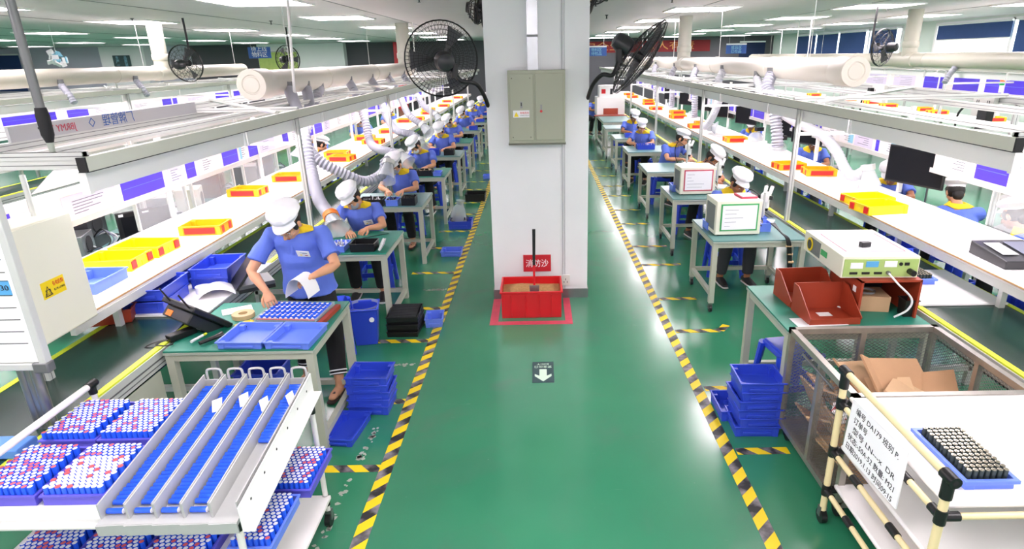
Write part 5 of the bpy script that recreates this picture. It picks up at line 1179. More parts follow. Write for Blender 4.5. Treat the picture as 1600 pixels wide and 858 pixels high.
# ---- mesh cage cart
t = thing('mesh_cage', 'steel mesh cage cart holding flattened cardboard, right front', 'cage cart', (0, 0, 0)); X0, X1, Y0, Y1, ZT, ZB = 1.6, 2.5, 2.72, 3.53, .78, .12
for (a, b) in (((X0, Y0, ZT), (X0, Y1, ZT)), ((X1, Y0, ZT), (X1, Y1, ZT)), ((X0, Y1, ZT), (X1, Y1, ZT)), ((X0, Y0, ZT), (X1, Y0, ZT)), ((X0, Y0, ZB), (X0, Y1, ZB)), ((X1, Y0, ZB), (X1, Y1, ZB)), ((X0, Y1, ZB), (X1, Y1, ZB)), ((X0, Y0, ZB), (X1, Y0, ZB))):
    lo = [min(a[i], b[i])-.018 for i in range(3)]; hi = [max(a[i], b[i])+.018 for i in range(3)]; MB().bb(lo[0], hi[0], lo[1], hi[1], lo[2], hi[2], 'worn_steel').build('rim', t, smooth=False)
for x, y in ((X0, Y0), (X1, Y0), (X0, Y1), (X1, Y1), (2.05, Y1), (X0, 3.1), (X1, 3.1)): MB().bb(x-.017, x+.017, y-.017, y+.017, ZB, ZT, 'worn_steel').build('upright', t, smooth=False)
for x, y in ((X0+.04, Y0+.05), (X1-.04, Y0+.05), (X0+.04, Y1-.05), (X1-.04, Y1-.05)): MB().cyl((x-.015, y, .045), (x+.015, y, .045), .045, m='black', n=16).bb(x-.02, x+.02, y-.01, y+.02, .045, .11, 'steel').build('caster', t)
def expmesh(o, u, v, W, H, nu, nv):
    mb = MB(); u = Vector(u); v = Vector(v); o = Vector(o); n = u.cross(v)
    def bar(a, b):
        d = (b-a).normalized(); s = d.cross(n)*.0011; q = n*.0008
        mb.add([a-s-q, a+s-q, a+s+q, a-s+q, b-s-q, b+s-q, b+s+q, b-s+q], [(0, 1, 5, 4), (1, 2, 6, 5), (2, 3, 7, 6), (3, 0, 4, 7)], 'steel')
    du = W/nu; dv = H/nv
    for j in range(nv):
        for i in range(nu):
            a = o+u*(i*du)+v*(j*dv); m1 = a+u*du/2; m2 = a+v*dv/2; m3 = a+u*du+v*dv/2; m4 = a+u*du/2+v*dv
            bar(m1, m2); bar(m1, m3); bar(m2, m4); bar(m3, m4)
    return mb
hh = ZT-ZB
expmesh((X0, Y1, ZB), (1, 0, 0), (0, 0, 1), X1-X0, hh, 26, 30).build('mesh_panel', t, smooth=False); expmesh((X0, Y0, ZB), (0, 1, 0), (0, 0, 1), Y1-Y0, hh, 23, 28).build('mesh_panel', t, smooth=False)
expmesh((X1, Y0, ZB), (0, 1, 0), (0, 0, 1), Y1-Y0, hh, 27, 34).build('mesh_panel', t, smooth=False); expmesh((X0, Y0, ZB), (1, 0, 0), (0, 0, 1), X1-X0, hh, 30, 34).build('mesh_panel', t, smooth=False)
MB().bb(X0, X1, Y0, Y1, ZB-.01, ZB, 'worn_steel').build('floor_plate', t, smooth=False)
MB().cyl((X0-.024, 2.9, ZT-.05), (X0-.024, 3.3, ZT-.05), .008, m='steel').build('handle', t)
GCB = 'flattened cardboard in the mesh cage'
cbs = [(1.86, 2.95, .24, (6, 4, 12), .44, .4, 'lowest cardboard sheet at the front of the mesh cage'), (2.22, 3.1, .26, (8, -6, 80), .5, .42, 'low cardboard sheet at the right bottom of the mesh cage'),
       (1.84, 3.15, .34, (-14, 22, 35), .42, .34, 'cardboard sheet leaning on the left mesh of the cage'), (1.8, 2.98, .42, (12, 30, -8), .3, .34, 'cardboard piece on the left front of the cage pile'),
       (2.1, 2.98, .4, (-12, -10, 25), .46, .36, 'cardboard flap low in the middle of the mesh cage'), (1.83, 3.3, .44, (18, 26, 20), .34, .3, 'cardboard piece in the back left of the cage pile'),
       (2.04, 3.2, .5, (22, -8, -14), .36, .26, 'pale cardboard flap near the centre top of the cage pile'), (2.2, 3.3, .56, (36, 8, 12), .36, .26, 'large cardboard flap rising at the back of the mesh cage'),
       (1.98, 3.33, .54, (30, 14, 30), .28, .26, 'cardboard flap at the back left of the cage pile top'), (2.36, 3.24, .52, (26, -20, -28), .26, .24, 'cardboard piece in the back right corner of the cage'),
       (2.3, 2.98, .46, (10, -16, 34), .3, .3, 'cardboard piece at the right side of the cage pile'), (1.78, 3.12, .5, (10, 40, 60), .26, .3, 'narrow cardboard flap against the left mesh, high up'),
       (2.14, 3.12, .55, (14, 6, 50), .3, .22, 'small cardboard flap on top of the cage pile'), (1.7, 2.95, .3, (4, 68, 4), .4, .36, 'upright cardboard board against the front part of the left mesh'),
       (1.72, 3.3, .32, (-6, 64, -4), .42, .3, 'upright cardboard board against the rear part of the left mesh'), (1.8, 3.1, .3, (8, 50, 6), .36, .62, 'long slanting cardboard board at the left side of the cage'), (1.76, 3.18, .2, (0, 35, 0), .3, .6, 'long low cardboard board at the bottom left of the cage')]
for k, (x, y, z, r_, w_, d_, l) in enumerate(cbs):
    x = max(x, 1.655+abs(math.cos(R(r_[1])))*(w_/2+(.0 if k > 12 or x < 1.9 else .1)))
    t = thing('cardboard_sheet', l, 'cardboard', (x, y, z), 0, GCB); t.rotation_euler = tuple(R(a) for a in r_)
    MB().bb(-w_/2, w_/2, -d_/2, d_/2, -.006, .006, 'cardboard' if k % 2 else 'cardboard_light').build('sheet', t, smooth=False)
    if k <= 12 and x > 1.9: MB().bb(-w_/2-.1, -w_/2, -d_/2, d_/2, -.006, .006, 'cardboard', rot=(0, R(28), 0), piv=(-w_/2, 0, 0)).build('flap', t, smooth=False)
t = thing('wrapper', 'crumpled red and white wrapper on the cardboard in the mesh cage', 'wrapper', (1.7, 2.98, .5)); mb = MB(); rr_ = random.Random(2)
for q in range(14): mb.box((rr_.uniform(-.05, .05), rr_.uniform(-.06, .06), rr_.uniform(-.01, .03)), (.06, .05, .004), 'red' if q % 3 == 0 else 'paper', (rr_.random()*2, rr_.random()*2, rr_.random()*3))
mb.build('wrapper', t)
# ---- whiteboard on stand and cream box, left edge
t = thing('whiteboard', 'whiteboard with a blue-headed time schedule on a steel stand at the left edge', 'whiteboard', (-2.6, 2.6, 0))
MB().bb(-.7, .24, -.01, .01, 1.13, 2.0, 'enamel').build('board', t, smooth=False)
MB().bb(.235, .27, -.02, .02, 1.09, 2.02, 'alu').bb(-.7, .235, -.02, .02, 1.09, 1.125, 'alu').bb(-.7, .235, -.02, .02, 1.99, 2.02, 'alu').build('frame', t, bevel=.004)
MB().bb(.2, .275, -.025, .025, 1.075, 1.13, 'alu_dark').build('corner_cap', t, bevel=.008)
MB().bb(-.7, .21, -.012, -.01, 1.78, 1.96, 'violet').bb(-.7, .21, -.0125, -.01, 1.7, 1.78, 'header_blue').bb(-.7, .21, -.0125, -.01, 1.47, 1.54, 'header_blue').build('header', t, smooth=False)
g_ = MB()
for z in (1.7, 1.64, 1.58, 1.54, 1.47, 1.41, 1.35, 1.29, 1.23): g_.bb(-.7, .21, -.0135, -.012, z-.0015, z+.0015, 'ink')
for x in (-.3, .0): g_.bb(x-.0015, x+.0015, -.0135, -.012, 1.23, 1.54, 'ink')
g_.build('grid_lines', t, smooth=False)
text('lettering', '17:00~17:30', .036, face_y(.105, -.0135, 1.505), 'ink', t, target_w=.19); text('lettering', '16:00~17:00', .036, face_y(-.15, -.0135, 1.505), 'ink', t, target_w=.19); text('lettering', '9:00', .036, face_y(-.05, -.0135, 1.74), 'ink', t)
for x in (.1, .16): MB().cyl((x, .03, 0), (x, .03, 1.1), .024, m='steel', n=16).build('stand_post', t)
MB().cyl((.13, .04, 0.05), (.13, .04, 1.1), .03, m='steel', n=16).bb(-.1, .3, -.2, .25, 0, .03, 'steel').build('stand_base', t)
t = thing('switch_box', 'cream metal switch box with a yellow warning label beside the whiteboard', 'electrical box', (-2.6, 3.1, 1.06))
MB().bb(-.2, 0, -.2, .22, 0, .63, 'box_cream').build('case', t, bevel=.006); MB().bb(0, .006, -.19, .21, .01, .62, 'box_cream').build('door', t, bevel=.002)
lb = MB().bb(.006, .0075, -.12, .04, .23, .32, 'warn_yellow').build('warning_label', t, smooth=False)
MB().prism([(-.11, .24), (-.055, .24), (-.082, .295)], 0, .0006, 'ink', face_px(.0076, 0, 0)).prism([(-.103, .244), (-.062, .244), (-.082, .286)], 0.0006, .001, 'warn_yellow', face_px(.0076, 0, 0)).build('triangle', t)
text('lettering', '有电危险', .028, face_px(.008, -.005, .292), 'red', t, target_w=.075); text('lettering', '非工作人员勿动', .013, face_px(.008, -.005, .26), 'ink', t, target_w=.075)
text('lettering', 'ϟ', .035, face_px(.009, -.0825, .26), 'ink', t)
MB().cyl((-.1, .1, .63), (-.1, .1, .85), .014, m='alu').build('conduit', t)
t = thing('box_post', 'aluminium post carrying the cream switch box', 'post', (-2.83, 3.12, 0)); profile(MB(), (0, 0, 0), (0, 0, 1.9), .045, .045).build('profile', t, smooth=False)
# ================================================================ wall fans
def fan(label, loc, axis, arm_from, r=.33, detail=1, g=None):
    t = thing('wall_fan', label, 'fan', loc, 0, g); mx = Vector(axis).normalized().to_track_quat('Z', 'Y').to_matrix()
    w_ = .0022 if detail else .004
    def ring(rad, z, wr, mb, n=36): mb.loft([mx@Vector((rad*math.cos(2*PI*k/n), rad*math.sin(2*PI*k/n), z)) for k in range(n+1)], wr, n=5, m='black', caps=False)
    nr, ns = (9, 60) if detail else (4, 20)
    for side, nm in ((1, 'front_guard'), (-1, 'rear_guard')):
        mb = MB(); dome = lambda q: side*(.02+.09*(1-q**2.2)) if side > 0 else -(.01+.1*(1-q**2.5))
        for k in range(1, nr+1): q = k/nr; ring(r*q, dome(q), w_*(1.6 if k in (nr,) else .8), mb)
        for k in range(ns):
            a = 2*PI*k/ns; tw = .25; pts = []
            for q in (.16, .4, .65, .88, 1.0): an = a+tw*(q-.16)*side; pts.append(mx@Vector((r*q*math.cos(an), r*q*math.sin(an), dome(q))))
            mb.loft(pts, w_*.7, n=4, m='black', caps=False)
        mb.build(nm, t)
    mb = MB(); ring(r*1.01, 0, .006, mb); mb.build('rim', t)
    MB().loft([mx@Vector((0, 0, .1)), mx@Vector((0, 0, .13))], [.06, .05], n=20, m='charcoal').build('badge_plate', t)
    MB().loft([mx@Vector((0, 0, z)) for z in (-.1, -.12, -.2, -.27, -.29)], [.06, .085, .09, .07, .03], n=20, m='charcoal').build('motor', t)
    MB().cyl(mx@Vector((0, 0, -.04)), mx@Vector((0, 0, .04)), .045, m='black', n=16).build('hub', t)
    for k in range(3):
        a = 2*PI*k/3; vs = []
        for q in (.1, .4, .7, .9):
            for s in (-1, 1):
                an = a+s*(.16+.14*q); vs.append(mx@Vector((r*q*math.cos(an), r*q*math.sin(an), s*.035*(1-.3*q))))
        vs2 = [v+mx@Vector((0, 0, .003)) for v in vs]
        MB().add(vs+vs2, [(0, 1, 3, 2), (2, 3, 5, 4), (4, 5, 7, 6), (8, 10, 11, 9), (10, 12, 13, 11), (12, 14, 15, 13), (6, 7, 15, 14), (0, 2, 10, 8), (2, 4, 12, 10), (4, 6, 14, 12), (1, 9, 11, 3), (3, 11, 13, 5), (5, 13, 15, 7)], 'blade').build('blade', t)
    o = Vector(loc)
    if arm_from:
        P = [Vector(p)-o for p in arm_from]; MB().loft(smooth_pts(P, 6), .02, n=10, m='black').cyl(P[-1]+Vector((0, 0, -.04)), P[-1]+Vector((0, 0, .08)), .035, m='black').build('arm', t)
    return t
fan('black caged wall fan on an arm left of the pillar', (-.87, 5.95, 2.44), (-.25, .9, .1), [(-.46, 6.2, 1.92), (-.5, 6.05, 2.1), (-.56, 5.9, 2.22), (-.68, 5.8, 2.25), (-.74, 5.8, 2.32)])
fan('black caged wall fan seen edge-on right of the pillar', (.95, 6.0, 2.43), (.8, .0, -.58), [(.48, 6.2, 2.0), (.52, 6.0, 2.18), (.6, 5.9, 2.28), (.7, 5.9, 2.28), (.76, 5.95, 2.42)], r=.38)
for k, (l, loc, ax) in enumerate((('caged fan with dark motor beside the riser of the left second line', (-6.6, 12.2, 2.43), (.1, .95, .1)), ('small caged fan beside the far white column on the left', (-6.2, 16.2, 2.48), (.7, -.5, 0)), ('grey caged fan in front of the blue blinds on the right', (6.5, 12.2, 2.5), (-.5, .85, 0)))):
    fan(l, loc, ax, [(loc[0]-.05, loc[1]+.3, 3.24), (loc[0]-.05, loc[1]+.3, 2.7), (loc[0]-.04, loc[1]+.1, 2.5)], detail=0)
fan('small fan high on the left side of the pillar near the ceiling', (-.6, 7.0, 2.93), (-.98, .02, .15), [(-.48, 7.0, 2.72), (-.55, 7.0, 2.76), (-.56, 7.0, 2.9)], r=.15, detail=0); fan('small fan high on the right side of the pillar near the ceiling', (.66, 7.0, 3.08), (.9, .0, -.45), [(.5, 7.0, 2.8), (.58, 7.0, 2.9), (.62, 7.0, 3.06)], r=.14, detail=0)
# white parcel hanging at the far left
t = thing('hanging_ornament', 'white and blue crumpled bundle hanging from the ceiling at the far left', 'bundle', (-10.3, 14, 2.56)); mb = MB(); q_ = random.Random(5)
for k in range(16): mb.box((q_.uniform(-.12, .12), q_.uniform(-.08, .08), q_.uniform(-.1, .16)), (.12, .1, .03), 'paper' if k % 3 else 'paper_blue', (q_.random()*3, q_.random()*3, q_.random()*3))
mb.build('bundle', t); MB().cyl((0, 0, .1), (0, 0, .69), .004, m='paper').build('string', t)
# ================================================================ people
def frame_from(fwd, up):
    f = Vector(fwd).normalized(); u = Vector(up); r = u.cross(f)*-1; r = f.cross(u).normalized(); u = r.cross(f).normalized()
    return Matrix((r, f, u)).transposed()      # local x right, y forward, z up
def hand_parts(mb, fing, wrist, elbow, tip_dir, palm_n, side, curl=.5, k=1.0):
    """palm into mb (fused), fingers and thumb as finer pieces into fing. side=+1: thumb leaves on +x of (tip_dir, palm normal) frame"""
    w = Vector(wrist); d = Vector(tip_dir).normalized(); n = Vector(palm_n); n = (n-d*n.dot(d)).normalized(); s = d.cross(n).normalized()*side   # s: towards thumb
    mb.loft([w-d*.03*k, w, w+d*.03*k, w+d*.065*k, w+d*.085*k], [(.024*k, .018*k), (.026*k, .016*k), (.036*k, .015*k), (.042*k, .014*k), (.038*k, .011*k)], side=s, n=12, m='skin')
    for i, (off, L, r) in enumerate(((.03, .068, .0088), (.010, .078, .009), (-.011, .072, .0086), (-.031, .056, .0078))):
        b = w+d*.075*k+s*off*k; c = curl*(1+.12*i); a = b; pts = [b-d*.02*k, b]; ang = 0
        for q, fr in enumerate((.45, .32, .23)):
            ang += c*(.55, .8, .6)[q]; dd = d*math.cos(ang)+n*math.sin(ang)+s*(off*1.2); a = a+dd.normalized()*L*fr*k; pts.append(a)
        fing.loft(pts, [r*k, r*k, r*.97*k, r*.88*k, r*.72*k], n=8, m='skin', roundcap=True)
    b = w+d*.018*k+s*.022*k; dd = (d*.75+s*.7+n*.25).normalized(); p1 = b+dd*.035*k; p2 = p1+(d*.85+s*.3+n*.35).normalized()*.03*k; p3 = p2+(d*.95+n*.35).normalized()*.024*k
    fing.loft([b-dd*.01, p1, p2, p3], [.0125*k, .0115*k, .0098*k, .008*k], n=8, m='skin', roundcap=True)
def person(label, loc, rz, J, vox=.011, skin='skin', mask=None, cat='person', trousers='trousers', badge=False, stripes=False, shoes='shoe', specs=False, grp=None, hair_long=False):
    t = thing('person', label, cat, loc, R(rz), grp); V = Vector
    pel, wai, che, nkb, hd = (V(J[k]) for k in ('pel', 'wai', 'che', 'nkb', 'hd'))
    H = frame_from(J['face'], J.get('up', (0, 0, 1))); sx = V(J.get('sx', (1, 0, 0)))
    sh = {}; el = {}; wr = {}; 
    for s, k in ((-1, 'R'), (1, 'L')): sh[k] = V(J['sh'+k]); el[k] = V(J['el'+k]); wr[k] = V(J['wr'+k])
    b = MB(); fg = MB()
    b.loft([pel-V((0, 0, .05)), pel, wai, che, (che+nkb)/2+V((0, 0, .03)), nkb], [(.13, .09), (.155, .105), (.128, .09), (.15, .1), (.12, .085), (.055, .055)], side=sx, n=18, m='skin')
    hb = hd+H@V((0, -.01, -.07)); b.loft([nkb-(hb-nkb)*.3, nkb, (nkb+hb)/2, hb], [.06, .054, .05, .052], n=14, m='skin')
    # head: cranium, face, jaw, nose, ears
    b.ell(hd+H@V((0, -.012, .028)), (.074, .092, .086), mx=H, n=20, k=14); b.ell(hd+H@V((0, .022, -.035)), (.06, .066, .078), mx=H, n=18, k=12); b.ell(hd+H@V((0, .05, -.085)), (.034, .032, .028), mx=H)
    b.loft([hd+H@V((0, .08, .012)), hd+H@V((0, .097, -.012)), hd+H@V((0, .11, -.036)), hd+H@V((0, .09, -.046))], [.008, .011, .0165, .012], n=8)
    b.ell(hd+H@V((0, .082, .022)), (.05, .014, .01), mx=H); b.ell(hd+H@V((0, .082, -.066)), (.024, .014, .01), mx=H)
    for q in (-1, 1): b.ell(hd+H@V((q*.04, .062, -.03)), (.022, .022, .02), mx=H); fg.ell(hd+H@V((q*.076, -.008, -.012)), (.011, .02, .032), n=10, k=8, mx=H)
    for k in 'RL':
        s = -1 if k == 'R' else 1; inner = che+(sh[k]-che)*.55+V((0, 0, .02))
        b.loft([inner, sh[k], sh[k]+(el[k]-sh[k])*.3, el[k], el[k]+(wr[k]-el[k])*.25, wr[k]], [.055, .052, .047, .037, .04, .024], n=12, roundcap=True)
        hn = J['hand'+k]; hand_parts(b, fg, wr[k], el[k], hn[0], hn[1], hn[2], hn[3] if len(hn) > 3 else .5)
    for k in 'RL':
        hp, kn, an, toe = (V(p) for p in J['leg'+k])
        b.loft([hp+V((0, 0, .02)), hp+(kn-hp)*.3, kn, kn+(an-kn)*.3, an, an-V((0, 0, .03))], [.085, .08, .056, .055, .036, .036], n=14, roundcap=True)
        fd = (toe-an); fd.z = 0; fd.normalize(); g = V((an.x, an.y, .035)); b.loft([g-fd*.045, g, g+fd*.1, g+fd*.17], [(.034, .03), (.036, .034), (.042, .024), (.03, .016)], side=V((-fd.y, fd.x, 0)), n=12, roundcap=True)
    remesh(b, 'body', t, vox, skin, 2, fg)
    # eyes and mouth
    e = MB()
    for q in (-1, 1): e.ell(hd+H@V((q*.032, .08, -.002)), (.012, .006, .0032), n=10, k=6, m='mask_white', mx=H).ell(hd+H@V((q*.032, .0845, -.002)), (.005, .003, .0036), n=8, k=5, m='hair', mx=H).loft([hd+H@V((q*.014, .089, .02)), hd+H@V((q*.034, .088, .026)), hd+H@V((q*.055, .074, .02))], [.003, .004, .002], n=6, m='hair')
    e.build('eyes', t); MB().ell(hd+H@V((0, .093, -.064)), (.02, .005, .004), n=10, k=6, m='lips', mx=H).ell(hd+H@V((0, .092, -.071)), (.017, .006, .004), n=10, k=6, m='lips', mx=H).build('mouth', t)
    # hair: back and sides under the cap
    h = MB(); h.ell(hd+H@V((0, -.03, .012)), (.081, .084, .088), n=20, k=14, m='hair', mx=H)
    if hair_long: h.ell(hd+H@V((0, -.075, -.05)), (.055, .04, .06), n=14, k=10, m='hair', mx=H)
    for q in (-1, 1): h.ell(hd+H@V((q*.066, .018, .01)), (.014, .03, .045), n=10, k=8, m='hair', mx=H)
    h.build('hair', t)
    # cap: gathered crown, band and peak
    c = MB(); C0 = hd+H@V((0, -.022, .066)); TC = Matrix.Rotation(R(9), 3, 'X'); n = 32; prof = [(.087, -.01), (.089, .012), (.108, .026), (.12, .048), (.11, .072), (.08, .088), (.04, .096), (.0005, .098)]; vs = []
    for i, (r, z) in enumerate(prof):
        for j in range(n):
            a = 2*PI*j/n; rr = r*(1+(.02*math.sin(a*9+i*.6) if 1 < i < 5 else 0)); vs.append(C0+H@(TC@V((rr*.96*math.cos(a), rr*1.08*math.sin(a)-.008*(i > 2), z-.016*(math.sin(a) < 0)*abs(math.sin(a))))))
    c.add(vs, [(i*n+j, i*n+(j+1) % n, (i+1)*n+(j+1) % n, (i+1)*n+j) for i in range(len(prof)-1) for j in range(n)], 'cap'); cp_ = c.build('cap', t)
    p = MB(); vs = []; m_ = 14
    for z in (0, .004):
        for j in range(m_+1):
            a = PI*(.12+.76*j/m_)
            for q in (0, .35, .7, 1): rx = .082+.012*q; ry = .092+.062*q*math.sin(a); vs.append(C0+H@(TC@V((rx*math.cos(a), ry*math.sin(a), z+.006-.03*q-.012*math.cos(a)**2))))
    k4 = (m_+1)*4; fs = []
    for j in range(m_):
        for q in range(3): a = j*4+q; fs += [(a, a+1, a+5, a+4), (k4+a, k4+a+4, k4+a+5, k4+a+1)]
    for j in range(m_): fs += [(j*4+3, k4+j*4+3, k4+j*4+7, j*4+7), (j*4, j*4+4, k4+j*4+4, k4+j*4)]
    p.add(vs, fs, 'cap').build('peak', cp_)
    if mask:
        mk = MB(); mk.ell(hd+H@V((0, .052, -.05)), (.06, .058, .05), n=20, k=12, m=mask, mx=H); mk.build('face_mask', t)
    if specs:
        g = MB()
        for q in (-1, 1): g.loft([hd+H@V((q*.033+.023*math.cos(2*PI*i/16), .1, -.006+.017*math.sin(2*PI*i/16))) for i in range(17)], .0016, n=5, m='steel', caps=False).cyl(hd+H@V((q*.056, .099, -.002)), hd+H@V((q*.078, .0, .0)), .0016, n=5, m='steel')
        g.cyl(hd+H@V((-.01, .102, -.002)), hd+H@V((.01, .102, -.002)), .0018, n=5, m='steel').build('glasses', t)
    # shirt
    LO = J.get('lo', 1.0); s_ = MB(); hem = wai+(pel-wai)*J.get('hem', .9)
    s_.loft([hem, hem+(wai-hem)*.5, wai, wai+(che-wai)*.5, che, che+(nkb-che)*.5, che+(nkb-che)*.85, nkb+V((0, 0, .008))], [(J.get('hw', .172), J.get('hw', .172)*.75), (.166*LO, .124*LO), (.155*LO, .118*LO), (.16*LO, .12*LO), (.172, .122), (.156, .108), (.104, .082), (.066, .066)], side=sx, n=24, m='shirt')
    for k in 'RL':
        inner = che+(sh[k]-che)*.5+V((0, 0, .02)); q = J.get('slv', .62); d = (el[k]-sh[k])
        s_.loft([inner, sh[k]+V((0, 0, .004)), sh[k]+d*.3, sh[k]+d*q], [(.075, .075), (.068, .068), (.063, .063), (.068, .068)], n=14, m='shirt')
    # creases
    so = remesh(s_, 'shirt', t, vox*.95, 'shirt', 3)
    rn = random.Random(int(loc[1]*10)); ph = [rn.uniform(0, 6) for _ in range(4)]
    for v in so.data.vertices:
        o = v.co; a = .0045*math.sin(34*o.x+9*o.z+ph[0])+.003*math.sin(22*o.z-16*o.x+ph[1])+.002*math.sin(48*o.z+30*o.y+ph[2]); v.co = o+v.normal*a
    # placket and collar
    cf = V(J.get('cf', (0, -1, 0))); cN = nkb+V((0, 0, .026)); cl = MB(); n = 20; vs = []
    up = (hb-nkb).normalized()
    for (r, z, fl) in ((.072, -.012, 0), (.07, .02, 0), (.07, .038, 0), (.086, .034, 0), (.135, .0, 1)):
        for j in range(n+1):
            a = .2+(2*PI-.4)*j/n; d = (cf*math.cos(a)+sx*math.sin(a)); fr = max(0, math.cos(a)); vs.append(cN+d*(r+fl*.035*fr**2)+up*(z-fl*.075*fr**2))
    k = n+1; cl.add(vs, [(i*k+j, i*k+j+1, (i+1)*k+j+1, (i+1)*k+j) for i in range(4) for j in range(n)], 'collar'); co = cl.build('collar', so)
    bv = BVHTree.FromPolygons([v.co.copy() for v in so.data.vertices], [tuple(p.vertices) for p in so.data.polygons])
    for v in co.data.vertices:
        h_ = bv.find_nearest(v.co)
        if h_[0] is not None and ((v.index//k) == 4 or ((v.co-h_[0]).dot(h_[1]) < .01 and (v.index//k) >= 2)): v.co = h_[0]+h_[1]*.01
    m2 = co.modifiers.new('t', 'SOLIDIFY'); m2.thickness = .004
    ax = (che-nkb).normalized(); fo = (cf-ax*cf.dot(ax)).normalized()
    MB().loft([cN+fo*.06-V((0, 0, .0)), nkb+(che-nkb)*.5+fo*.108, nkb+(che-nkb)*.9+fo*.124], [(.011, .004)]*3, side=sx, n=8, m='shirt').build('placket', so)
    if badge:
        bp = nkb+(che-nkb)*.75+fo*.132+sx*.08; rx = frame_from(fo, -ax)
        bd = MB(); bd.box((0, 0, 0), (.092, .004, .066), 'paper').bb(-.03, .005, .002, .003, .006, .01, 'print_grey').bb(-.03, .02, .002, .003, .014, .018, 'header_blue').bb(-.03, -.01, .002, .003, -.018, -.012, 'tape_red').bb(.01, .025, .002, .003, -.018, -.008, 'warn_yellow')
        bd.v = [tuple(bp+rx@V(v)) for v in bd.v]; bd.build('badge', so)
    # trousers
    q = MB(); q.loft([pel+V((0, 0, .1)), pel+V((0, 0, .03)), pel-V((0, 0, .06))], [(.15, .112), (.165, .122), (.15, .11)], side=sx, n=18, m=trousers)
    for k in 'RL':
        hp, kn, an, toe = (V(p) for p in J['leg'+k]); q.loft([hp+V((0, 0, .03)), hp+(kn-hp)*.3, kn, kn+(an-kn)*.4, an+(kn-an)*.12], [.098, .094, .074, .07, .062], n=16, m=trousers, roundcap=False).ell(kn, (.074, .074, .074))
    to = remesh(q, 'trousers', t, vox, trousers, 2)
    if stripes:
        st = MB()
        for k in 'RL':
            hp, kn, an, toe = (V(p) for p in J['leg'+k])
            for f_ in (.14, .2): a = an+(kn-an)*f_; d = (kn-an).normalized(); st.cyl(a-d*.005, a+d*.005, .067, n=18, m='paper', caps=False)
        st.build('ankle_stripes', to)
    for k in 'RL':
        hp, kn, an, toe = (V(p) for p in J['leg'+k]); fd = (toe-an); fd.z = 0; fd.normalize(); g = V((an.x, an.y, 0)); sd = V((-fd.y, fd.x, 0)); so2 = 'sole_white' if shoes == 'shoe' else 'sandal'
        f_ = MB().loft([g-fd*.07+V((0, 0, .012)), g+V((0, 0, .012)), g+fd*.1+V((0, 0, .012)), g+fd*.2+V((0, 0, .014))], [(.036, .012), (.04, .012), (.046, .012), (.034, .011)], side=sd, n=12, m=so2, roundcap=True)
        if shoes == 'shoe': f_.loft([g-fd*.055+V((0, 0, .05)), g+V((0, 0, .055)), g+fd*.08+V((0, 0, .045)), g+fd*.18+V((0, 0, .032))], [(.036, .035), (.042, .042), (.046, .034), (.034, .018)], side=sd, n=12, m='shoe', roundcap=True)
        else:
            for a in (.02, .12): f_.loft([g+fd*a+sd*.045+V((0, 0, .02)), g+fd*a+V((0, 0, .075 if a < .1 else .06)), g+fd*a-sd*.045+V((0, 0, .02))], [(.014, .004)]*3, side=fd, n=8, m='sandal')
        f_.build('shoe', t)
    return t
def seated(lean=.1, yaw=0, pitch=45, tilt=0, hr=(-.12, -.44), hl=(.12, -.46), hz=.795, hx=0, drop=0):
    """pose of a seated worker facing -Y with the hands on the table"""
    a = R(yaw); p = R(pitch); f = Vector((math.sin(a)*math.cos(p), -math.cos(a)*math.cos(p), -math.sin(p))); up = Vector((math.sin(a)*math.sin(p)+tilt, -math.cos(a)*math.sin(p), math.cos(p)))
    ly = lean; z = -drop
    return dict(pel=(0, 0, .53), wai=(hx*.2, -.02-ly*.2, .7), che=(hx*.5, -.05-ly*.75, .87+z), nkb=(hx*.75, -.09-ly*1.15, .995+z), hd=(hx, -.18-ly*1.7, 1.12+z), face=f, up=up,
                shR=(-.175+hx*.6, -.05-ly*.95, .955+z), shL=(.175+hx*.6, -.05-ly*.95, .955+z), elR=(-.25+hx*.5, -.2-ly*1.2, .8), elL=(.25+hx*.5, -.2-ly*1.2, .8), wrR=(hr[0], hr[1], hz), wrL=(hl[0], hl[1], hz),
                handR=((.45, -.8, -.15), (.1, 0, -1), -1, .7), handL=((-.45, -.8, -.15), (-.1, 0, -1), 1, .7),
                legR=((-.09, -.04, .52), (-.13, -.42, .54), (-.14, -.3, .08), (-.15, -.6, .03)), legL=((.09, -.04, .52), (.13, -.42, .54), (.15, -.36, .08), (.17, -.6, .03)))
# the standing worker at the nearest left table
PX_, PY_ = -1.8, 4.42
def W(x, y, z): return (x-PX_, y-PY_, z)
person('standing person in white cap and glasses holding paper at the nearest left worktable', (PX_, PY_, 0), 0, dict(
    pel=W(-1.8, 4.48, .84), wai=W(-1.8, 4.46, 1.0), che=W(-1.81, 4.41, 1.16), nkb=W(-1.8, 4.33, 1.275), hd=W(-1.775, 4.2, 1.37), face=(-.16, -.68, -.72), up=(-.06, -.7, .72), hem=1.5, hw=.215, lo=1.16, slv=.72,
    shR=W(-2.0, 4.4, 1.225), shL=W(-1.62, 4.4, 1.23), elR=W(-2.12, 4.24, 1.0), wrR=W(-1.97, 4.11, .885), elL=W(-1.5, 4.26, 1.03), wrL=W(-1.62, 4.11, 1.0),
    handR=((.45, -.55, -.6), (.1, .3, -.9), -1, .8), handL=((-.85, -.2, -.15), (-.2, .0, -1), 1, .9),
    legR=((-.08, .06, .82), (-.1, .03, .46), (-.1, -.0, .09), (-.14, -.3, .03)), legL=((.08, .06, .82), (.16, .0, .46), (.22, -.2, .09), (.2, -.5, .03))),
    vox=.0085, badge=True, stripes=True, shoes='sandal', specs=True)
t = thing('held_paper', 'white paper bent over in the left hand of the standing worker', 'paper', (-1.69, 4.04, .935), R(-8)); v = []; n = 12
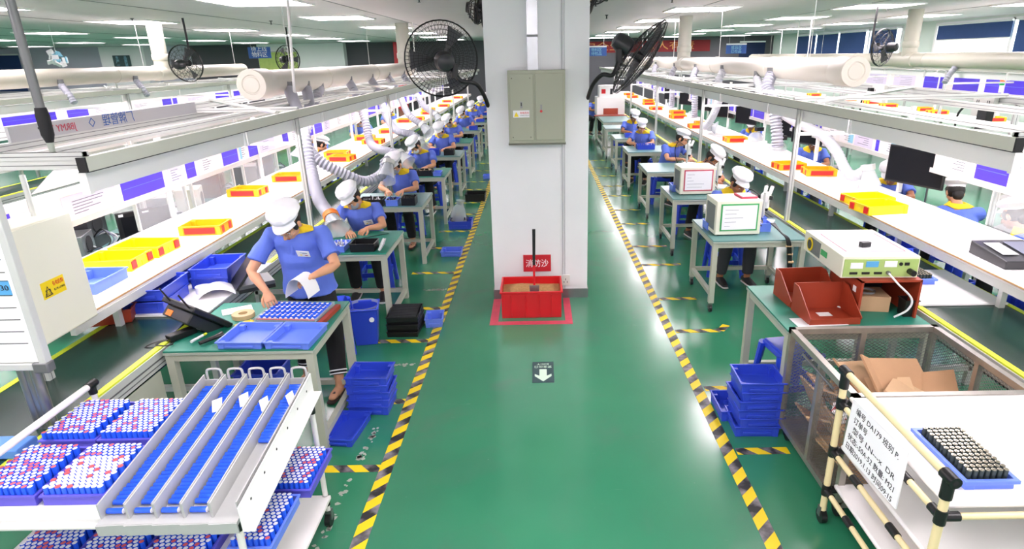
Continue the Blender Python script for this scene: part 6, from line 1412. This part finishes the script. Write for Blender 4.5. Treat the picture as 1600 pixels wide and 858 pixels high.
for j in range(2):
    for i in range(n+1): u = i/n; a = PI*u; v.append((.085*math.cos(a), -.07+.17*j, .03+.06*math.sin(a)-.08*abs(math.cos(a))**3))
f = [(i, i+1, n+1+i+1, n+1+i) for i in range(n)]; o = MB().add(v, f, 'paper').build('sheet', t); m2 = o.modifiers.new('t', 'SOLIDIFY'); m2.thickness = .0015
o['category'] = ''; del o['category']
# seated workers, left row (hand positions are towards the table in front)
GPL = None
A = person('masked person seated at the second left worktable, forearm across the table', (-1.88, 6.55, 0), 4, seated(.12, -28, 50, -.1, (-.1, -.5), (.06, -.4), hx=-.06), vox=.0095, mask='mask_grey', badge=True)
B = person('masked person in white cap seated at the third left worktable', (-1.86, 8.5, 0), -6, seated(.08, -12, 40, 0, (-.1, -.46), (.1, -.45), hx=-.02), vox=.0105, skin='skin', mask='mask_grey', shoes='sandal')
Cc = person('person seated at the fourth left worktable leaning to the side, masked, white cap', (-1.86, 10.4, 0), -10, seated(.14, -30, 48, -.12, (-.14, -.5), (.14, -.48), hx=-.05), vox=.012, mask='mask_white')
D = person('person seated at the nearest wheeled right table, behind the green-rimmed instrument', (2.13, 6.78, 0), 6, seated(.02, 14, 40, .08, (-.08, -.42), (.14, -.4), hx=.02), vox=.0105, skin='skin_dark', trousers='trousers_grey', shoes='shoe')
E_ = person('person seated at the second wheeled right table, turned sideways, looking into a microscope', (2.18, 8.72, 0), 14, seated(.16, 34, 50, .1, (-.02, -.48), (.2, -.44), hx=.08), vox=.0115, skin='skin_dark')
F_ = person('person seated at the third wheeled right table, turned towards the belt', (2.2, 10.62, 0), 30, seated(.1, 30, 28, .05, (-.02, -.46), (.14, -.46), hx=.03), vox=.0125, skin='skin')
for (src, x, y, rz, l) in ((B, -1.86, 12.45, -4, 'masked person seated fifth from the front in the left row, face towards the camera'), (A, -1.88, 14.3, -6, 'person seated sixth in the left row, bowed over blue boxes'), (Cc, -1.86, 16.5, -2, 'person seated seventh in the left row, head bowed low'),
                           (A, -1.86, 18.5, 8, 'person seated eighth in the left row, below the fan cage'), (B, -1.84, 20.6, 10, 'person seated ninth in the left row, face towards the camera'), (B, -1.8, 22.7, 4, 'person farthest back in the left row, close to the pillar edge'),
                           (F_, 2.14, 12.55, -24, 'person seated at the fourth wheeled right table with a wide blue box in front'), (D, 2.16, 14.5, 4, 'person seated at the fifth wheeled right table, just below the white machine'), (E_, 1.75, 20.6, 20, 'far person beside the white machine, partly hidden by it')):
    dup(src, (x, y, 0), R(rz), l)
# workers on the far side of the right shelf
dup(D, (4.35, 9.8, 0), R(-25), 'person behind the right shelf with dark face bowed, left of the nearest right post')
E2 = person('person behind the right shelf leaning down in profile next to the white funnel', (4.42, 7.55, 0), -32, seated(.16, -20, 40, -.08, (-.08, -.46), (.1, -.46), hx=-.02, drop=.05), vox=.0105, skin='skin_dark')
G_ = person('black-haired person seen from behind, beyond the right shelf below the large screen', (4.28, 5.95, 0), 165, seated(.12, 0, 30, 0, (-.12, -.46), (.12, -.46), drop=.09), vox=.0105, skin='skin', hair_long=True)
dup(G_, (4.4, 4.98, 0), R(200), 'person at the right edge seen from behind through the acrylic screen')
dup(D, (4.3, 12.4, 0), R(-40), 'person behind the right shelf under the second black screen, half hidden')
for (src, x, y, rz, l) in ((G_, -4.2, 10.9, 120, 'person behind the left shelf seen from behind, beside the fat hose'), (B, -4.15, 11.9, -15, 'person behind the left shelf facing the camera, next to the one seen from behind'), (A, -4.1, 14.8, 10, 'person behind the left shelf by the second post, head bowed'), (B, -4.1, 17.5, 20, 'far person behind the left shelf, only head visible above orange trays')):
    dup(src, (x, y, 0), R(rz), l)
for k, (x, y) in enumerate(((4.35, 9.8), (4.42, 7.55), (4.28, 5.95), (4.4, 4.98), (4.3, 12.4), (-4.2, 10.9), (-4.15, 11.9), (-4.1, 14.8), (-4.1, 17.5))):
    stool(x, y, 10*k, 'blue plastic stool behind the %s shelf under the %s worker there' % ('right' if x > 0 else 'left', ['second nearest', 'leaning', 'black-haired', 'edge-most', 'farthest', 'turned-away', 'camera-facing', 'bowed', 'farthest'][k]), 'blue plastic stools behind the shelves')
